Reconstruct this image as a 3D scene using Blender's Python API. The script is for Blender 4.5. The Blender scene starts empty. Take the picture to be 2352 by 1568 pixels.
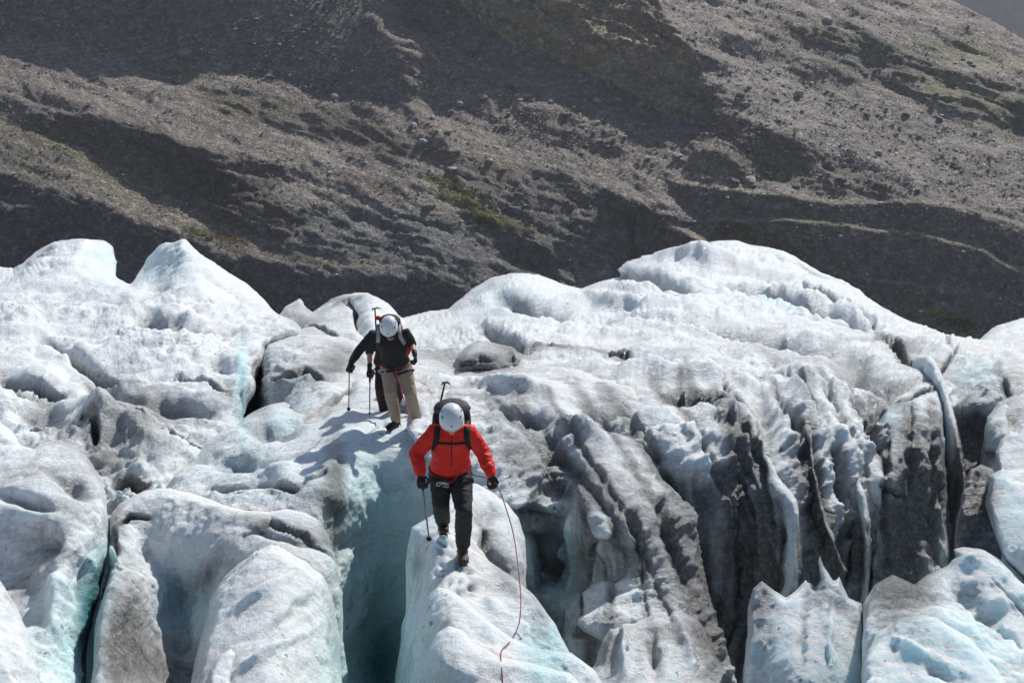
import bpy, math, random
import numpy as np
from mathutils import Vector, Matrix, Quaternion

# ------------------------------------------------------------------ camera, sky, sun, exposure
scene = bpy.context.scene
COL = scene.collection
PITCH = math.radians(18.0)
CAM = np.array([0.0, 0.0, 6.0])
FPX = 1176.0 / math.tan(math.radians(20.0))          # lens, in units of the traced layout
FW = np.array([0.0, math.cos(PITCH), -math.sin(PITCH)])
UP = np.array([0.0, math.sin(PITCH), math.cos(PITCH)])
RT = np.array([1.0, 0.0, 0.0])

cd = bpy.data.cameras.new("camera")
cam = bpy.data.objects.new("camera", cd)
COL.objects.link(cam)
cam.location = CAM
cam.rotation_euler = (math.radians(90) - PITCH, 0, 0)
cd.sensor_width = 36.0
cd.lens = 18.0 / math.tan(math.radians(20.0))
cd.clip_start = 0.1
cd.clip_end = 6000
cd.dof.use_dof = True
cd.dof.focus_distance = 15.5
cd.dof.aperture_fstop = 9.0
scene.camera = cam

SUN_EL, SUN_AZ = math.radians(39), math.radians(30)   # azimuth measured from +Y towards +X
w = bpy.data.worlds.new("World")
scene.world = w
w.use_nodes = True
nt = w.node_tree
bg = nt.nodes["Background"]
sky = nt.nodes.new("ShaderNodeTexSky")
sky.sky_type = 'NISHITA'
sky.sun_disc = False
sky.sun_elevation = SUN_EL
sky.sun_rotation = SUN_AZ
sky.altitude = 2500
nt.links.new(sky.outputs[0], bg.inputs[0])
bg.inputs[1].default_value = 0.08
sd = bpy.data.lights.new("sun", 'SUN')
sd.energy = 4.9
sd.angle = math.radians(0.53)
sd.color = (1.0, 0.955, 0.89)
so = bpy.data.objects.new("sun", sd)
COL.objects.link(so)
sdir = Vector((math.sin(SUN_AZ) * math.cos(SUN_EL), math.cos(SUN_AZ) * math.cos(SUN_EL), math.sin(SUN_EL)))
so.rotation_euler = sdir.to_track_quat('Z', 'Y').to_euler()
scene.view_settings.view_transform = 'Standard'
scene.view_settings.look = 'None'
scene.view_settings.gamma = 1.0
scene.view_settings.exposure = 0.40
scene.render.film_transparent = False
scene.cycles.max_bounces = 8
scene.cycles.diffuse_bounces = 5
scene.cycles.use_denoising = True

# ------------------------------------------------------------------ geometry helpers
def world_pts(px, py, D):
    """points at optical depth D along the directions of layout position px, py (numpy arrays)"""
    a = (np.asarray(px, float) - 1176.0) / FPX
    b = (784.0 - np.asarray(py, float)) / FPX
    D = np.asarray(D, float)
    d = FW + a[..., None] * RT + b[..., None] * UP
    return CAM + D[..., None] * d

def Y2D(py, Y):
    b = (784.0 - np.asarray(py, float)) / FPX
    return np.asarray(Y, float) / (FW[1] + b * UP[1])

def P(px, py, Y):
    return Vector(world_pts(px, py, Y2D(py, Y)))

def project(pts):
    d = pts - CAM
    D = d @ FW
    return 1176 + FPX * (d @ RT) / D, 784 - FPX * (d @ UP) / D, D

_g = np.random.RandomState(7)
GRAD = _g.normal(size=(256, 3)); GRAD /= np.linalg.norm(GRAD, axis=1)[:, None]
PERM = _g.permutation(256)
def perlin(p, seed=0):
    p = np.asarray(p, np.float64) + seed * 17.31
    i = np.floor(p).astype(np.int64); f = p - i
    u = f * f * f * (f * (f * 6 - 15) + 10)
    i &= 255
    j = (i + 1) & 255
    out = 0
    xs = (i[:, 0], j[:, 0]); ys = (i[:, 1], j[:, 1]); zs = (i[:, 2], j[:, 2])
    for a in (0, 1):
        wa = u[:, 0] if a else 1 - u[:, 0]
        ha = PERM[xs[a]]
        for b in (0, 1):
            wb = u[:, 1] if b else 1 - u[:, 1]
            hb = PERM[(ha + ys[b]) & 255]
            for c in (0, 1):
                wc = u[:, 2] if c else 1 - u[:, 2]
                g = GRAD[PERM[(hb + zs[c]) & 255]]
                dot = g[:, 0] * (f[:, 0] - a) + g[:, 1] * (f[:, 1] - b) + g[:, 2] * (f[:, 2] - c)
                out = out + wa * wb * wc * dot
    return out * 1.6

def fbm(p, octs=4, seed=0, gain=0.5, ridged=False):
    s, a, n = 0, 1.0, 0
    for k in range(octs):
        v = perlin(p * (2.03 ** k), seed + k * 3.7)
        if ridged: v = 1 - 2 * np.abs(v)
        s = s + a * v; n += a; a *= gain
    return s / n

def tps(cx, cy, cv, lam=1e-4):
    cx, cy, cv = (np.asarray(v, float) for v in (cx, cy, cv))
    n = len(cx); sc = 500.0
    X = np.stack([cx, cy], 1) / sc
    def U(r2):
        return 0.5 * r2 * np.log(r2 + 1e-9)
    d2 = ((X[:, None] - X[None]) ** 2).sum(-1)
    A = np.zeros((n + 3, n + 3)); A[:n, :n] = U(d2) + lam * np.eye(n)
    A[:n, n] = 1; A[:n, n + 1:] = X; A[n, :n] = 1; A[n + 1:, :n] = X.T
    s = np.linalg.solve(A, np.concatenate([cv, [0, 0, 0]]))
    def f(px, py):
        Q = np.stack([px, py], 1) / sc
        out = np.empty(len(Q))
        for k in range(0, len(Q), 50000):
            q = Q[k:k + 50000]
            dd = ((q[:, None] - X[None]) ** 2).sum(-1)
            out[k:k + 50000] = U(dd) @ s[:n] + s[n] + q @ s[n + 1:]
        return out
    return f

def poly_dist(px, py, poly, closed=True):
    """distance to a polyline, nearest point, inside flag"""
    poly = np.asarray(poly, float)
    A = poly if closed else poly[:-1]
    B = np.roll(poly, -1, 0) if closed else poly[1:]
    best = np.full(len(px), 1e18); nx = np.zeros(len(px)); ny = np.zeros(len(px))
    ins = np.zeros(len(px), bool)
    for (ax, ay), (bx, by) in zip(A, B):
        dx, dy = bx - ax, by - ay
        L = dx * dx + dy * dy + 1e-12
        t = np.clip(((px - ax) * dx + (py - ay) * dy) / L, 0, 1)
        qx = ax + t * dx; qy = ay + t * dy
        d = (px - qx) ** 2 + (py - qy) ** 2
        m = d < best
        best[m] = d[m]; nx[m] = qx[m]; ny[m] = qy[m]
        if closed:
            c = ((ay > py) != (by > py))
            if by != ay:
                c &= px < (bx - ax) * (py - ay) / (by - ay) + ax
            ins ^= c
    return np.sqrt(best), nx, ny, ins

def roughen(poly, step=26, amp=3.0, seed=0, smooth=True):
    """resample a traced outline and add natural unevenness"""
    r = random.Random(seed)
    P0 = [np.array(p, float) for p in poly]
    n = len(P0); out = []
    for i in range(n):
        a, b, c, d = P0[i - 1], P0[i], P0[(i + 1) % n], P0[(i + 2) % n]
        L = np.linalg.norm(c - b); k = max(1, int(L / step))
        for j in range(k):
            t = j / k
            if smooth and L < 260:
                q = 0.5 * ((2 * b) + (-a + c) * t * .8 + (2 * a - 5 * b + 4 * c - d) * t * t * .8 + (-a + 3 * b - 3 * c + d) * t ** 3 * .8)
                l = b + (c - b) * t
                q = l + (q - l) * .9 if np.linalg.norm(q - l) < L * .35 else l
            else:
                q = b + (c - b) * t
            if j:
                q = q + np.array([r.gauss(0, amp * .45), r.gauss(0, amp * .45)])
            out.append(tuple(q))
    return out

def calc_normals(V, Q):
    a, b, c, d = (V[Q[:, k]] for k in range(4))
    n = np.cross(c - a, d - b)
    N = np.zeros_like(V)
    for k in range(4):
        for ax in range(3):
            N[:, ax] += np.bincount(Q[:, k], n[:, ax], len(V))
    N /= np.linalg.norm(N, axis=1)[:, None] + 1e-12
    return N

def smooth_vec(N, Q, it=3):
    for _ in range(it):
        q = N[Q].mean(1); M = np.zeros_like(N)
        for k in range(4):
            for ax in range(3): M[:, ax] += np.bincount(Q[:, k], q[:, ax], len(N))
        N = M / (np.linalg.norm(M, axis=1)[:, None] + 1e-12)
    return N

def link_mesh(name, V, F, mats=(), smooth=True, parent=None, attrs=None):
    me = bpy.data.meshes.new(name)
    V = np.asarray(V, np.float32)
    if isinstance(F, np.ndarray):
        n, k = F.shape
        me.vertices.add(len(V)); me.vertices.foreach_set("co", V.ravel())
        me.loops.add(n * k); me.loops.foreach_set("vertex_index", F.astype(np.int32).ravel())
        me.polygons.add(n)
        me.polygons.foreach_set("loop_start", np.arange(0, n * k, k, dtype=np.int32))
        me.update(calc_edges=True); me.validate()
    else:
        me.from_pydata([tuple(map(float, v)) for v in V], [], [tuple(f) for f in F]); me.update()
    me.polygons.foreach_set("use_smooth", np.full(len(me.polygons), smooth))
    if attrs:
        for nm, (kind, arr) in attrs.items():
            at = me.attributes.new(nm, kind, 'POINT')
            if kind == 'FLOAT': at.data.foreach_set("value", np.asarray(arr, np.float32))
            else: at.data.foreach_set("color", np.asarray(arr, np.float32).ravel())
    for m in mats: me.materials.append(m)
    o = bpy.data.objects.new(name, me)
    COL.objects.link(o)
    if parent is not None: o.parent = parent
    return o

def tag(o, label=None, cat=None, group=None, kind=None):
    if label: o["label"] = label
    if cat: o["category"] = cat
    if group: o["group"] = group
    if kind: o["kind"] = kind
    return o

def sstep(x, a, b):
    t = np.clip((x - a) / (b - a), 0, 1)
    return t * t * (3 - 2 * t)

# ------------------------------------------------------------------ materials
def new_mat(name):
    m = bpy.data.materials.new(name); m.use_nodes = True
    n = m.node_tree.nodes; l = m.node_tree.links
    return m, n, l, n["Principled BSDF"]

def ramp(n, pts, interp='LINEAR'):
    r = n.new("ShaderNodeValToRGB"); cr = r.color_ramp; cr.interpolation = interp
    cr.elements[0].position = pts[0][0]; cr.elements[1].position = pts[-1][0]
    for p in pts[1:-1]: cr.elements.new(p[0])
    for e, p in zip(cr.elements, pts):
        c = p[1]; e.color = (c, c, c, 1) if isinstance(c, (int, float)) else (*c, 1)
    return r

def noise(n, l, vec, scale, detail=4, rough=.5, dist=0):
    t = n.new("ShaderNodeTexNoise"); t.inputs["Scale"].default_value = scale
    t.inputs["Detail"].default_value = detail; t.inputs["Roughness"].default_value = rough
    t.inputs["Distortion"].default_value = dist
    l.new(vec, t.inputs["Vector"]); return t

def mth(n, l, op, a, b=None, c=None, clamp=False):
    m = n.new("ShaderNodeMath"); m.operation = op; m.use_clamp = clamp
    for k, v in enumerate((a, b, c)):
        if v is None: continue
        if isinstance(v, (int, float)): m.inputs[k].default_value = v
        else: l.new(v, m.inputs[k])
    return m.outputs[0]

def mixc(n, l, fac, a, b, mode='MIX'):
    m = n.new("ShaderNodeMix"); m.data_type = 'RGBA'; m.blend_type = mode
    for s, v in ((m.inputs["Factor"], fac), (m.inputs["A"], a), (m.inputs["B"], b)):
        if isinstance(v, (int, float)): s.default_value = v
        elif isinstance(v, tuple): s.default_value = (*v, 1)
        else: l.new(v, s)
    return m.outputs["Result"]

def ice_material(name="glacier ice", sw=.45, ss=.16):
    m, n, l, b = new_mat(name)
    tc = n.new("ShaderNodeTexCoord"); v = tc.outputs["Object"]
    dirt = n.new("ShaderNodeAttribute"); dirt.attribute_name = "dirt"
    clean_glow = n.new("ShaderNodeAttribute"); clean_glow.attribute_name = "clean_glow"
    mp = n.new("ShaderNodeMapping"); mp.inputs["Scale"].default_value = (1, 1, 2.6)
    mp.inputs["Rotation"].default_value = (0.25, 0.35, 0.2)
    l.new(v, mp.inputs["Vector"]); vs = mp.outputs[0]
    m2 = n.new("ShaderNodeMapping"); m2.inputs["Rotation"].default_value = (0.5, -0.35, 0.75)
    m2.inputs["Scale"].default_value = (.45, 3.2, 3.2); l.new(v, m2.inputs["Vector"]); vd = m2.outputs[0]
    n1 = noise(n, l, vs, 1.5, 8, .66, .5)
    n2 = noise(n, l, vs, 8.0, 7, .72, .7)
    n3 = noise(n, l, v, 60.0, 3, .65)
    n4 = noise(n, l, vd, 1.6, 7, .70, .6)      # dust bands along the flow of the ice
    mv = n.new("ShaderNodeMapping"); mv.inputs["Scale"].default_value = (3.6, 3.6, .38); l.new(v, mv.inputs["Vector"])
    nv = noise(n, l, mv.outputs[0], 1.3, 7, .68, .5)   # melt-water runs on steep walls
    ge = n.new("ShaderNodeNewGeometry"); sx = n.new("ShaderNodeSeparateXYZ"); l.new(ge.outputs["Normal"], sx.inputs[0])
    stp = ramp(n, [(.30, 1.0), (.75, 0.0)]); l.new(mth(n, l, 'ABSOLUTE', sx.outputs[2]), stp.inputs[0])
    n5 = noise(n, l, v, 17.0, 5, .7, .3)
    s = mth(n, l, 'MULTIPLY_ADD', n2.outputs[0], 0.30, mth(n, l, 'MULTIPLY', n1.outputs[0], 0.30))
    nb = n.new("ShaderNodeMix"); nb.data_type = 'FLOAT'
    l.new(stp.outputs[0], nb.inputs["Factor"]); l.new(n4.outputs[0], nb.inputs["A"]); l.new(nv.outputs[0], nb.inputs["B"])
    s = mth(n, l, 'MULTIPLY_ADD', nb.outputs["Result"], 0.40, s)
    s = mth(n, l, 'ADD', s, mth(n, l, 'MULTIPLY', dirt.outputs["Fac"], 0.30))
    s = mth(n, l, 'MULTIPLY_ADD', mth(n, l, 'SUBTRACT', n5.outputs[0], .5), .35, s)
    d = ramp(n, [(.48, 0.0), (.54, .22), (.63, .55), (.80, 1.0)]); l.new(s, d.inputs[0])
    fine = ramp(n, [(.55, 0), (.66, 1)]); l.new(n3.outputs[0], fine.inputs[0])
    sp = mth(n, l, 'MULTIPLY', fine.outputs[0], mth(n, l, 'MULTIPLY_ADD', d.outputs[0], .7, .06))
    white = mixc(n, l, n1.outputs[0], (.66, .745, .79), (.88, .875, .865))
    teal = mixc(n, l, n2.outputs[0], (.018, .115, .135), (.05, .22, .25))  # dense ice, darkened to paint the gloom deep in the crevasses
    c1 = mth(n, l, 'MULTIPLY', clean_glow.outputs["Fac"], 2.0, clamp=True)
    c2 = mth(n, l, 'MULTIPLY_ADD', clean_glow.outputs["Fac"], 2.0, -1.0, clamp=True)
    base = mixc(n, l, c1, white, (.58, .83, .86))  # pale turquoise paints the glow of light inside the ice walls
    base = mixc(n, l, c2, base, teal)
    dr = ramp(n, [(.32, (.040, .040, .043)), (.5, (.12, .118, .116)), (.68, (.32, .315, .305))]); l.new(n5.outputs[0], dr.inputs[0])
    c = mixc(n, l, mth(n, l, 'MULTIPLY', d.outputs[0], .92), base, dr.outputs[0])
    c = mixc(n, l, sp, c, (.07, .063, .06))
    n6 = noise(n, l, v, 9.5, 2, .5, .2); dot = ramp(n, [(.665, 0), (.70, .75)]); l.new(n6.outputs[0], dot.inputs[0])
    n7 = noise(n, l, v, .9, 3, .5); dm = ramp(n, [(.46, 0), (.60, 1)]); l.new(n7.outputs[0], dm.inputs[0])
    c = mixc(n, l, mth(n, l, 'MULTIPLY', dot.outputs[0], dm.outputs[0]), c, (.09, .085, .08))   # cryoconite specks
    l.new(c, b.inputs["Base Color"])
    r = mth(n, l, 'MULTIPLY_ADD', n2.outputs[0], .34, .10)
    l.new(r, b.inputs["Roughness"])
    b.inputs["IOR"].default_value = 1.31
    l.new(mth(n, l, 'MULTIPLY_ADD', d.outputs[0], -sw * .9, sw), b.inputs["Subsurface Weight"])
    b.inputs["Subsurface Radius"].default_value = (.35, .75, .95); b.inputs["Subsurface Scale"].default_value = ss
    b.inputs["Specular IOR Level"].default_value = .5
    g1 = noise(n, l, v, 20, 6, .75); g2 = noise(n, l, vs, 5, 5, .6, .5)
    h = mth(n, l, 'ADD', mth(n, l, 'MULTIPLY', g1.outputs[0], .045), mth(n, l, 'MULTIPLY', g2.outputs[0], .05))
    h = mth(n, l, 'ADD', h, mth(n, l, 'MULTIPLY', n4.outputs[0], .02))
    bp = n.new("ShaderNodeBump"); bp.inputs["Strength"].default_value = .8; bp.inputs["Distance"].default_value = 1.0
    l.new(h, bp.inputs["Height"]); l.new(bp.outputs[0], b.inputs["Normal"])
    return m

def rock_material():
    m, n, l, b = new_mat("mountain rock")
    tc = n.new("ShaderNodeTexCoord"); v = tc.outputs["Object"]
    at = n.new("ShaderNodeAttribute"); at.attribute_name = "tint"
    sm = n.new("ShaderNodeAttribute"); sm.attribute_name = "scree"
    n1 = noise(n, l, v, .06, 6, .6, .3); n2 = noise(n, l, v, .9, 8, .75)
    vd = n.new("ShaderNodeVectorMath"); vd.operation = 'MULTIPLY_ADD'; l.new(n2.outputs["Color"], vd.inputs[0])
    vd.inputs[1].default_value = (1.3, 1.3, 1.3); l.new(v, vd.inputs[2]); vv = vd.outputs[0]
    vo = n.new("ShaderNodeTexVoronoi"); vo.inputs["Scale"].default_value = 2.3; l.new(vv, vo.inputs["Vector"])
    k = mth(n, l, 'MULTIPLY_ADD', n1.outputs[0], .9, .55)
    r2 = ramp(n, [(.3, .55), (.5, .95), (.72, 1.7)]); l.new(n2.outputs[0], r2.inputs[0])
    sp = n.new("ShaderNodeSeparateColor"); l.new(vo.outputs["Color"], sp.inputs[0])
    st = mth(n, l, 'MULTIPLY_ADD', mth(n, l, 'POWER', sp.outputs[0], 3.0), 1.0, .72)
    k = mth(n, l, 'MULTIPLY', mth(n, l, 'MULTIPLY', k, r2.outputs[0]), st)
    c = mixc(n, l, 1.0, at.outputs["Color"], k, 'MULTIPLY')
    l.new(c, b.inputs["Base Color"])
    b.inputs["Roughness"].default_value = .8
    b.inputs["Specular IOR Level"].default_value = .35
    h = mth(n, l, 'ADD', mth(n, l, 'MULTIPLY', n2.outputs[0], .8), mth(n, l, 'MULTIPLY', vo.outputs["Distance"], -.35))
    bp = n.new("ShaderNodeBump"); bp.inputs["Strength"].default_value = 1; bp.inputs["Distance"].default_value = 1.0
    l.new(h, bp.inputs["Height"]); l.new(bp.outputs[0], b.inputs["Normal"])
    return m

def simple_mat(name, col, rough=.7, metal=0.0, var=.25, scale=30, bump=.0, sheen=0.0):
    m, n, l, b = new_mat(name)
    tc = n.new("ShaderNodeTexCoord"); t = noise(n, l, tc.outputs["Object"], scale, 4, .6)
    lo = tuple(c * (1 - var) for c in col); hi = tuple(min(1, c * (1 + var)) for c in col)
    l.new(mixc(n, l, t.outputs[0], lo, hi), b.inputs["Base Color"])
    b.inputs["Roughness"].default_value = rough; b.inputs["Metallic"].default_value = metal
    b.inputs['Specular IOR Level'].default_value = .5 if (metal or rough < .5) else .22
    if sheen: b.inputs["Sheen Weight"].default_value = sheen
    if bump:
        bp = n.new("ShaderNodeBump"); bp.inputs["Strength"].default_value = bump; bp.inputs["Distance"].default_value = .01
        l.new(t.outputs[0], bp.inputs["Height"]); l.new(bp.outputs[0], b.inputs["Normal"])
    return m

ICE = ice_material()
ICE_THIN = ice_material('clear thin ice', .8, .30)
ROCK = rock_material()

# ------------------------------------------------------------------ the mountain side (terrain)
def build_mountain():
    st = 3.0
    xs = np.arange(-420, 2760, st); ys = np.arange(960, -260, -st)
    W, H = len(xs), len(ys)
    GX, GY = np.meshgrid(xs, ys)
    fx, fy = GX.ravel(), GY.ravel()
    # uneven zone borders
    q = np.stack([fx / 90, fy / 60, fx * 0], 1)
    wx = fx + 22 * fbm(q, 4, 3); wy = fy + 16 * fbm(q, 4, 9)
    tilt = np.full(W * H, 19.0)
    tint = np.tile(np.array([.215, .195, .180]), (W * H, 1))  # plain rock; the zone tints below carry part of the light and shade
    amp = np.full(W * H, 1.0); scr = np.full(W * H, .5)
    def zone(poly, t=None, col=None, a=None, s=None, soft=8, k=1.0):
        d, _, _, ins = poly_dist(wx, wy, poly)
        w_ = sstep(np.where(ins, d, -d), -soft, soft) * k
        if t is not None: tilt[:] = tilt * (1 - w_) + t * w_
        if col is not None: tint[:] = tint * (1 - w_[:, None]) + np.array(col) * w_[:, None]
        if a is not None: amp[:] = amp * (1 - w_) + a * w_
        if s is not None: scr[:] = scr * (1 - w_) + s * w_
    def band(line, width, t=None, col=None, a=None, k=1.0):
        d, _, _, _ = poly_dist(wx * .5 + fx * .5, wy * .4 + fy * .6, line, closed=False)
        w_ = (1 - sstep(d, width * .5, width * 1.5)) * k
        if t is not None: tilt[:] = tilt * (1 - w_) + t * w_
        if col is not None: tint[:] = tint * (1 - w_[:, None]) + np.array(col) * w_[:, None]
        if a is not None: amp[:] = amp * (1 - w_) + a * w_
    # slabs and hummocks in the middle ground
    zone([(560, 470), (800, 480), (1000, 500), (1180, 560), (1400, 600), (1300, 720), (900, 700), (560, 620)], 27, (.15, .155, .16), 1.3, .2, 14)
    zone([(1040, 380), (1300, 400), (1460, 470), (1420, 600), (1200, 640), (1060, 520)], 33, (.13, .13, .125), 1.7, .3, 20)
    zone([(430, 200), (560, 215), (700, 230), (880, 290), (960, 340), (900, 370), (700, 300), (560, 290), (440, 230)], 33, (.16, .145, .115), .8, .1, 7)
    zone([(280, 135), (500, 160), (500, 185), (290, 155)], 30, (.15, .145, .11), .8, .1, 5)
    zone([(960, 330), (1100, 350), (1250, 400), (1160, 420), (1000, 380)], 30, (.17, .15, .12), .9, .2, 8)
    # lower left shaded cliff and the band of dark rock above the ledge; tints hold part of the shade
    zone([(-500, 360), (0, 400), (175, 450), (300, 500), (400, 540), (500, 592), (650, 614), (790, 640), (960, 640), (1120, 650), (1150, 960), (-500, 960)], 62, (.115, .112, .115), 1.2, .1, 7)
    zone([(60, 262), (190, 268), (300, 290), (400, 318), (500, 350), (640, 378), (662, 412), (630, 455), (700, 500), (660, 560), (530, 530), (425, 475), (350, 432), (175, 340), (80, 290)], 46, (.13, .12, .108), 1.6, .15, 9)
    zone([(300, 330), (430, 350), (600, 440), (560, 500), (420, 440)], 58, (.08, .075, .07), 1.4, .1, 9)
    zone([(-400, 120), (0, 245), (175, 345), (350, 436), (425, 478), (530, 536), (650, 575), (880, 598), (880, 622), (650, 606), (500, 580), (400, 532), (300, 492), (175, 440), (0, 395), (-400, 300)], 22, (.19, .175, .145), .7, .5, 6)
    zone([(120, 470), (-400, 330), (-400, 390), (110, 500)], 40, (.13, .13, .13), 1.4, .2, 8)
    # big shaded scree, upper left, then the crest of boulders and the second scree behind it; tints raised to lighten the shade
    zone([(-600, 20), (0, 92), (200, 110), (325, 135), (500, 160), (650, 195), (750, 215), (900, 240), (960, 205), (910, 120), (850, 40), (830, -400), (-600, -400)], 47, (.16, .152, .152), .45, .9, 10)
    zone([(860, 40), (930, 70), (1050, 130), (1176, 185), (1350, 245), (1560, 310), (1500, 380), (1200, 330), (960, 250)], 26, (.185, .165, .155), 1.5, 1.0, 14)
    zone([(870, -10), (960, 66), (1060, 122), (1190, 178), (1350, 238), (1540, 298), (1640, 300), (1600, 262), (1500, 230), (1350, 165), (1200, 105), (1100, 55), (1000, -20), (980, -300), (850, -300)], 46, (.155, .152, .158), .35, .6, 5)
    zone([(980, -400), (1000, -10), (1100, 58), (1200, 108), (1350, 170), (1480, 235), (1560, 272), (1640, 232), (1618, 170), (1580, 100), (1525, 30), (1515, -400)], 55, (.27, .235, .175), 3.0, 0, 5)
    # right: moraine faces, tints raised against the shade; crests tinted paler as lit lines
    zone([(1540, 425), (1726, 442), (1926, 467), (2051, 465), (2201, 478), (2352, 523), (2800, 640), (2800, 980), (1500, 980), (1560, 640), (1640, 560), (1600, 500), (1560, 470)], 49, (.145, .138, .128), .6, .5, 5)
    zone([(1400, 440), (1470, 470), (1600, 520), (1650, 560), (1600, 640), (1400, 640)], 60, (.11, .105, .10), 1.6, .1, 7)
    zone([(1440, 500), (1462, 495), (1466, 590), (1444, 590)], 78, (.05, .05, .05), .6, 0, 4)
    for ln, wd in (([(1560, 420), (1726, 440), (1926, 465), (2051, 462), (2201, 475), (2352, 520), (2700, 600)], 5),
                   ([(1640, 500), (1751, 505), (1876, 510), (1976, 525), (2126, 540), (2251, 575), (2352, 635), (2500, 760)], 5),
                   ([(1900, 615), (1976, 635), (2076, 655), (2201, 665), (2352, 695), (2700, 730)], 4),
                   ([(1540, 520), (1640, 560), (1760, 590), (1850, 620), (1960, 680)], 8)):
        band(ln, wd, 6, (.21, .195, .16), .6)
    # upper right slope
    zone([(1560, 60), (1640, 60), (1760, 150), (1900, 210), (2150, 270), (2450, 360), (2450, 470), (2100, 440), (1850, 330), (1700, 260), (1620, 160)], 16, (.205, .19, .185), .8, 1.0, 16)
    zone([(1620, 240), (1700, 270), (1900, 350), (2050, 400), (2050, 450), (1700, 420), (1560, 330)], 32, (.15, .135, .12), 1.9, .8, 18)
    zone([(1880, 60), (2060, 110), (2200, 170), (2420, 230), (2420, 330), (2150, 250), (1960, 170), (1860, 100)], 31, (.145, .15, .12), 1.3, .2, 10)
    zone([(1720, 60), (1900, 120), (2080, 190), (2000, 200), (1800, 140)], 28, (.16, .15, .13), 1.0, .4, 10)
    # plants and rust-coloured turf as stains of their own colour
    for (cx, cy, rx, ry, an, col, k) in ((460, 545, 36, 14, 25, (.10, .15, .03), .9), (520, 552, 52, 11, 20, (.26, .16, .06), .8),
            (110, 320, 90, 18, 28, (.14, .15, .06), .7), (260, 400, 90, 14, 27, (.14, .15, .06), .6), (330, 420, 60, 14, 27, (.13, .14, .05), .5),
            (1050, 450, 80, 28, 22, (.13, .145, .04), .8), (1120, 500, 70, 20, 22, (.13, .145, .04), .8), (1000, 420, 50, 12, 22, (.12, .14, .04), .6),
            (1180, 520, 60, 16, 20, (.12, .13, .04), .6), (1690, 525, 60, 12, 8, (.22, .15, .07), .7), (1730, 545, 40, 14, 20, (.12, .14, .05), .6),
            (1800, 575, 60, 10, 25, (.23, .15, .07), .7), (2200, 740, 60, 20, 25, (.12, .13, .03), .9), (2150, 710, 50, 12, 20, (.17, .14, .04), .8),
            (1850, 500, 50, 16, 5, (.10, .12, .05), .5), (1760, 400, 90, 26, 10, (.15, .16, .08), .6), (1600, 390, 50, 14, 15, (.16, .15, .08), .5),
            (2230, 230, 140, 26, 22, (.17, .17, .07), .7), (2280, 130, 120, 26, 25, (.17, .17, .08), .6), (1850, 75, 90, 12, 12, (.23, .16, .09), .6),
            (2150, 110, 120, 16, 20, (.16, .17, .08), .6), (2300, 310, 120, 16, 18, (.15, .16, .08), .6), (1080, 300, 80, 16, 20, (.16, .15, .09), .4),
            (850, 430, 100, 16, 20, (.19, .15, .10), .5), (1300, 450, 60, 12, 20, (.16, .14, .08), .4), (800, 610, 90, 6, 6, (.24, .2, .14), .5),
            (1900, 520, 50, 10, 0, (.13, .14, .06), .5), (2050, 320, 120, 16, 22, (.17, .15, .10), .4)):
        a = math.radians(an)
        dx, dy = wx - cx, wy - cy
        e = ((dx * math.cos(a) + dy * math.sin(a)) / rx) ** 2 + ((-dx * math.sin(a) + dy * math.cos(a)) / ry) ** 2
        pn = fbm(np.stack([fx / 14, fy / 7, fx * 0 + 3], 1), 3, 5)
        w_ = np.clip(1.25 - e + pn * 1.3, 0, 1) * k
        tint[:] = tint * (1 - w_[:, None]) + np.array(col) * w_[:, None]
    # strata: slope varies along bedding that dips to the right
    u = fx * math.cos(math.radians(20)) + fy * math.sin(math.radians(20))
    v_ = -fx * math.sin(math.radians(20)) + fy * math.cos(math.radians(20))
    bed = fbm(np.stack([u / 150, v_ / 13, u * 0], 1), 4, 21)
    bed2 = fbm(np.stack([u / 60, v_ / 26, u * 0], 1), 4, 31)
    tilt = np.clip(tilt + np.clip(amp, 0, 1.6) * (34 * bed + 20 * bed2), 2, 76)
    T = np.tan(np.radians(tilt)).reshape(H, W)
    # integrate the slope up each column
    b = (784 - ys) / FPX
    s = -(FW[2] + b * UP[2]) / (FW[1] + b * UP[1])
    # solve for the depth whose vertical steps follow the slopes while neighbours stay together
    g = -(s[1:] - s[:-1])[:, None] / ((s[:-1])[:, None] + T[:-1])
    rhs = np.zeros((H, W)); rhs[:-1] -= g; rhs[1:] += g
    lam = .35
    def dct2(A):
        M = np.concatenate([A, A[::-1]], 0); M = np.concatenate([M, M[:, ::-1]], 1)
        return np.fft.rfft2(M)
    F = dct2(rhs)
    ky = 2 - 2 * np.cos(2 * np.pi * np.fft.fftfreq(2 * H)); kx = 2 - 2 * np.cos(2 * np.pi * np.fft.rfftfreq(2 * W))
    den = ky[:, None] + lam * kx[None]; den[0, 0] = 1
    F = F / den; F[0, 0] = 0
    LY = np.fft.irfft2(F, s=(2 * H, 2 * W))[:H, :W]
    LY += math.log(170) - LY[30].mean()
    Y = np.exp(LY)
    D = Y / (FW[1] + b[:, None] * UP[1])
    V = world_pts(GX, GY, D).reshape(-1, 3)
    # skyline at the upper right: past it the slope turns over and falls away behind
    sky_line = [(1900, -400), (2130, -30), (2180, 0), (2240, 32), (2300, 62), (2352, 92), (2450, 130), (2800, 300)]
    lx = np.array([p_[0] for p_ in sky_line]); ly = np.array([p_[1] for p_ in sky_line])
    line = np.interp(xs, lx, ly) + 3 * perlin(np.stack([xs / 22, xs * 0, xs * 0], 1))
    V3 = V.reshape(H, W, 3)
    for j in range(W):
        over = np.where(ys < line[j])[0]
        if len(over):
            k0 = over[0]
            c = V3[max(k0 - 1, 0), j].copy()
            k = np.arange(1, H - k0 + 1)
            V3[k0:, j, 1] = c[1] + k * .8
            V3[k0:, j, 2] = c[2] - k * .35
            V3[k0:, j, 0] = c[0]
    idx = np.arange(W * H).reshape(H, W)
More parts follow.
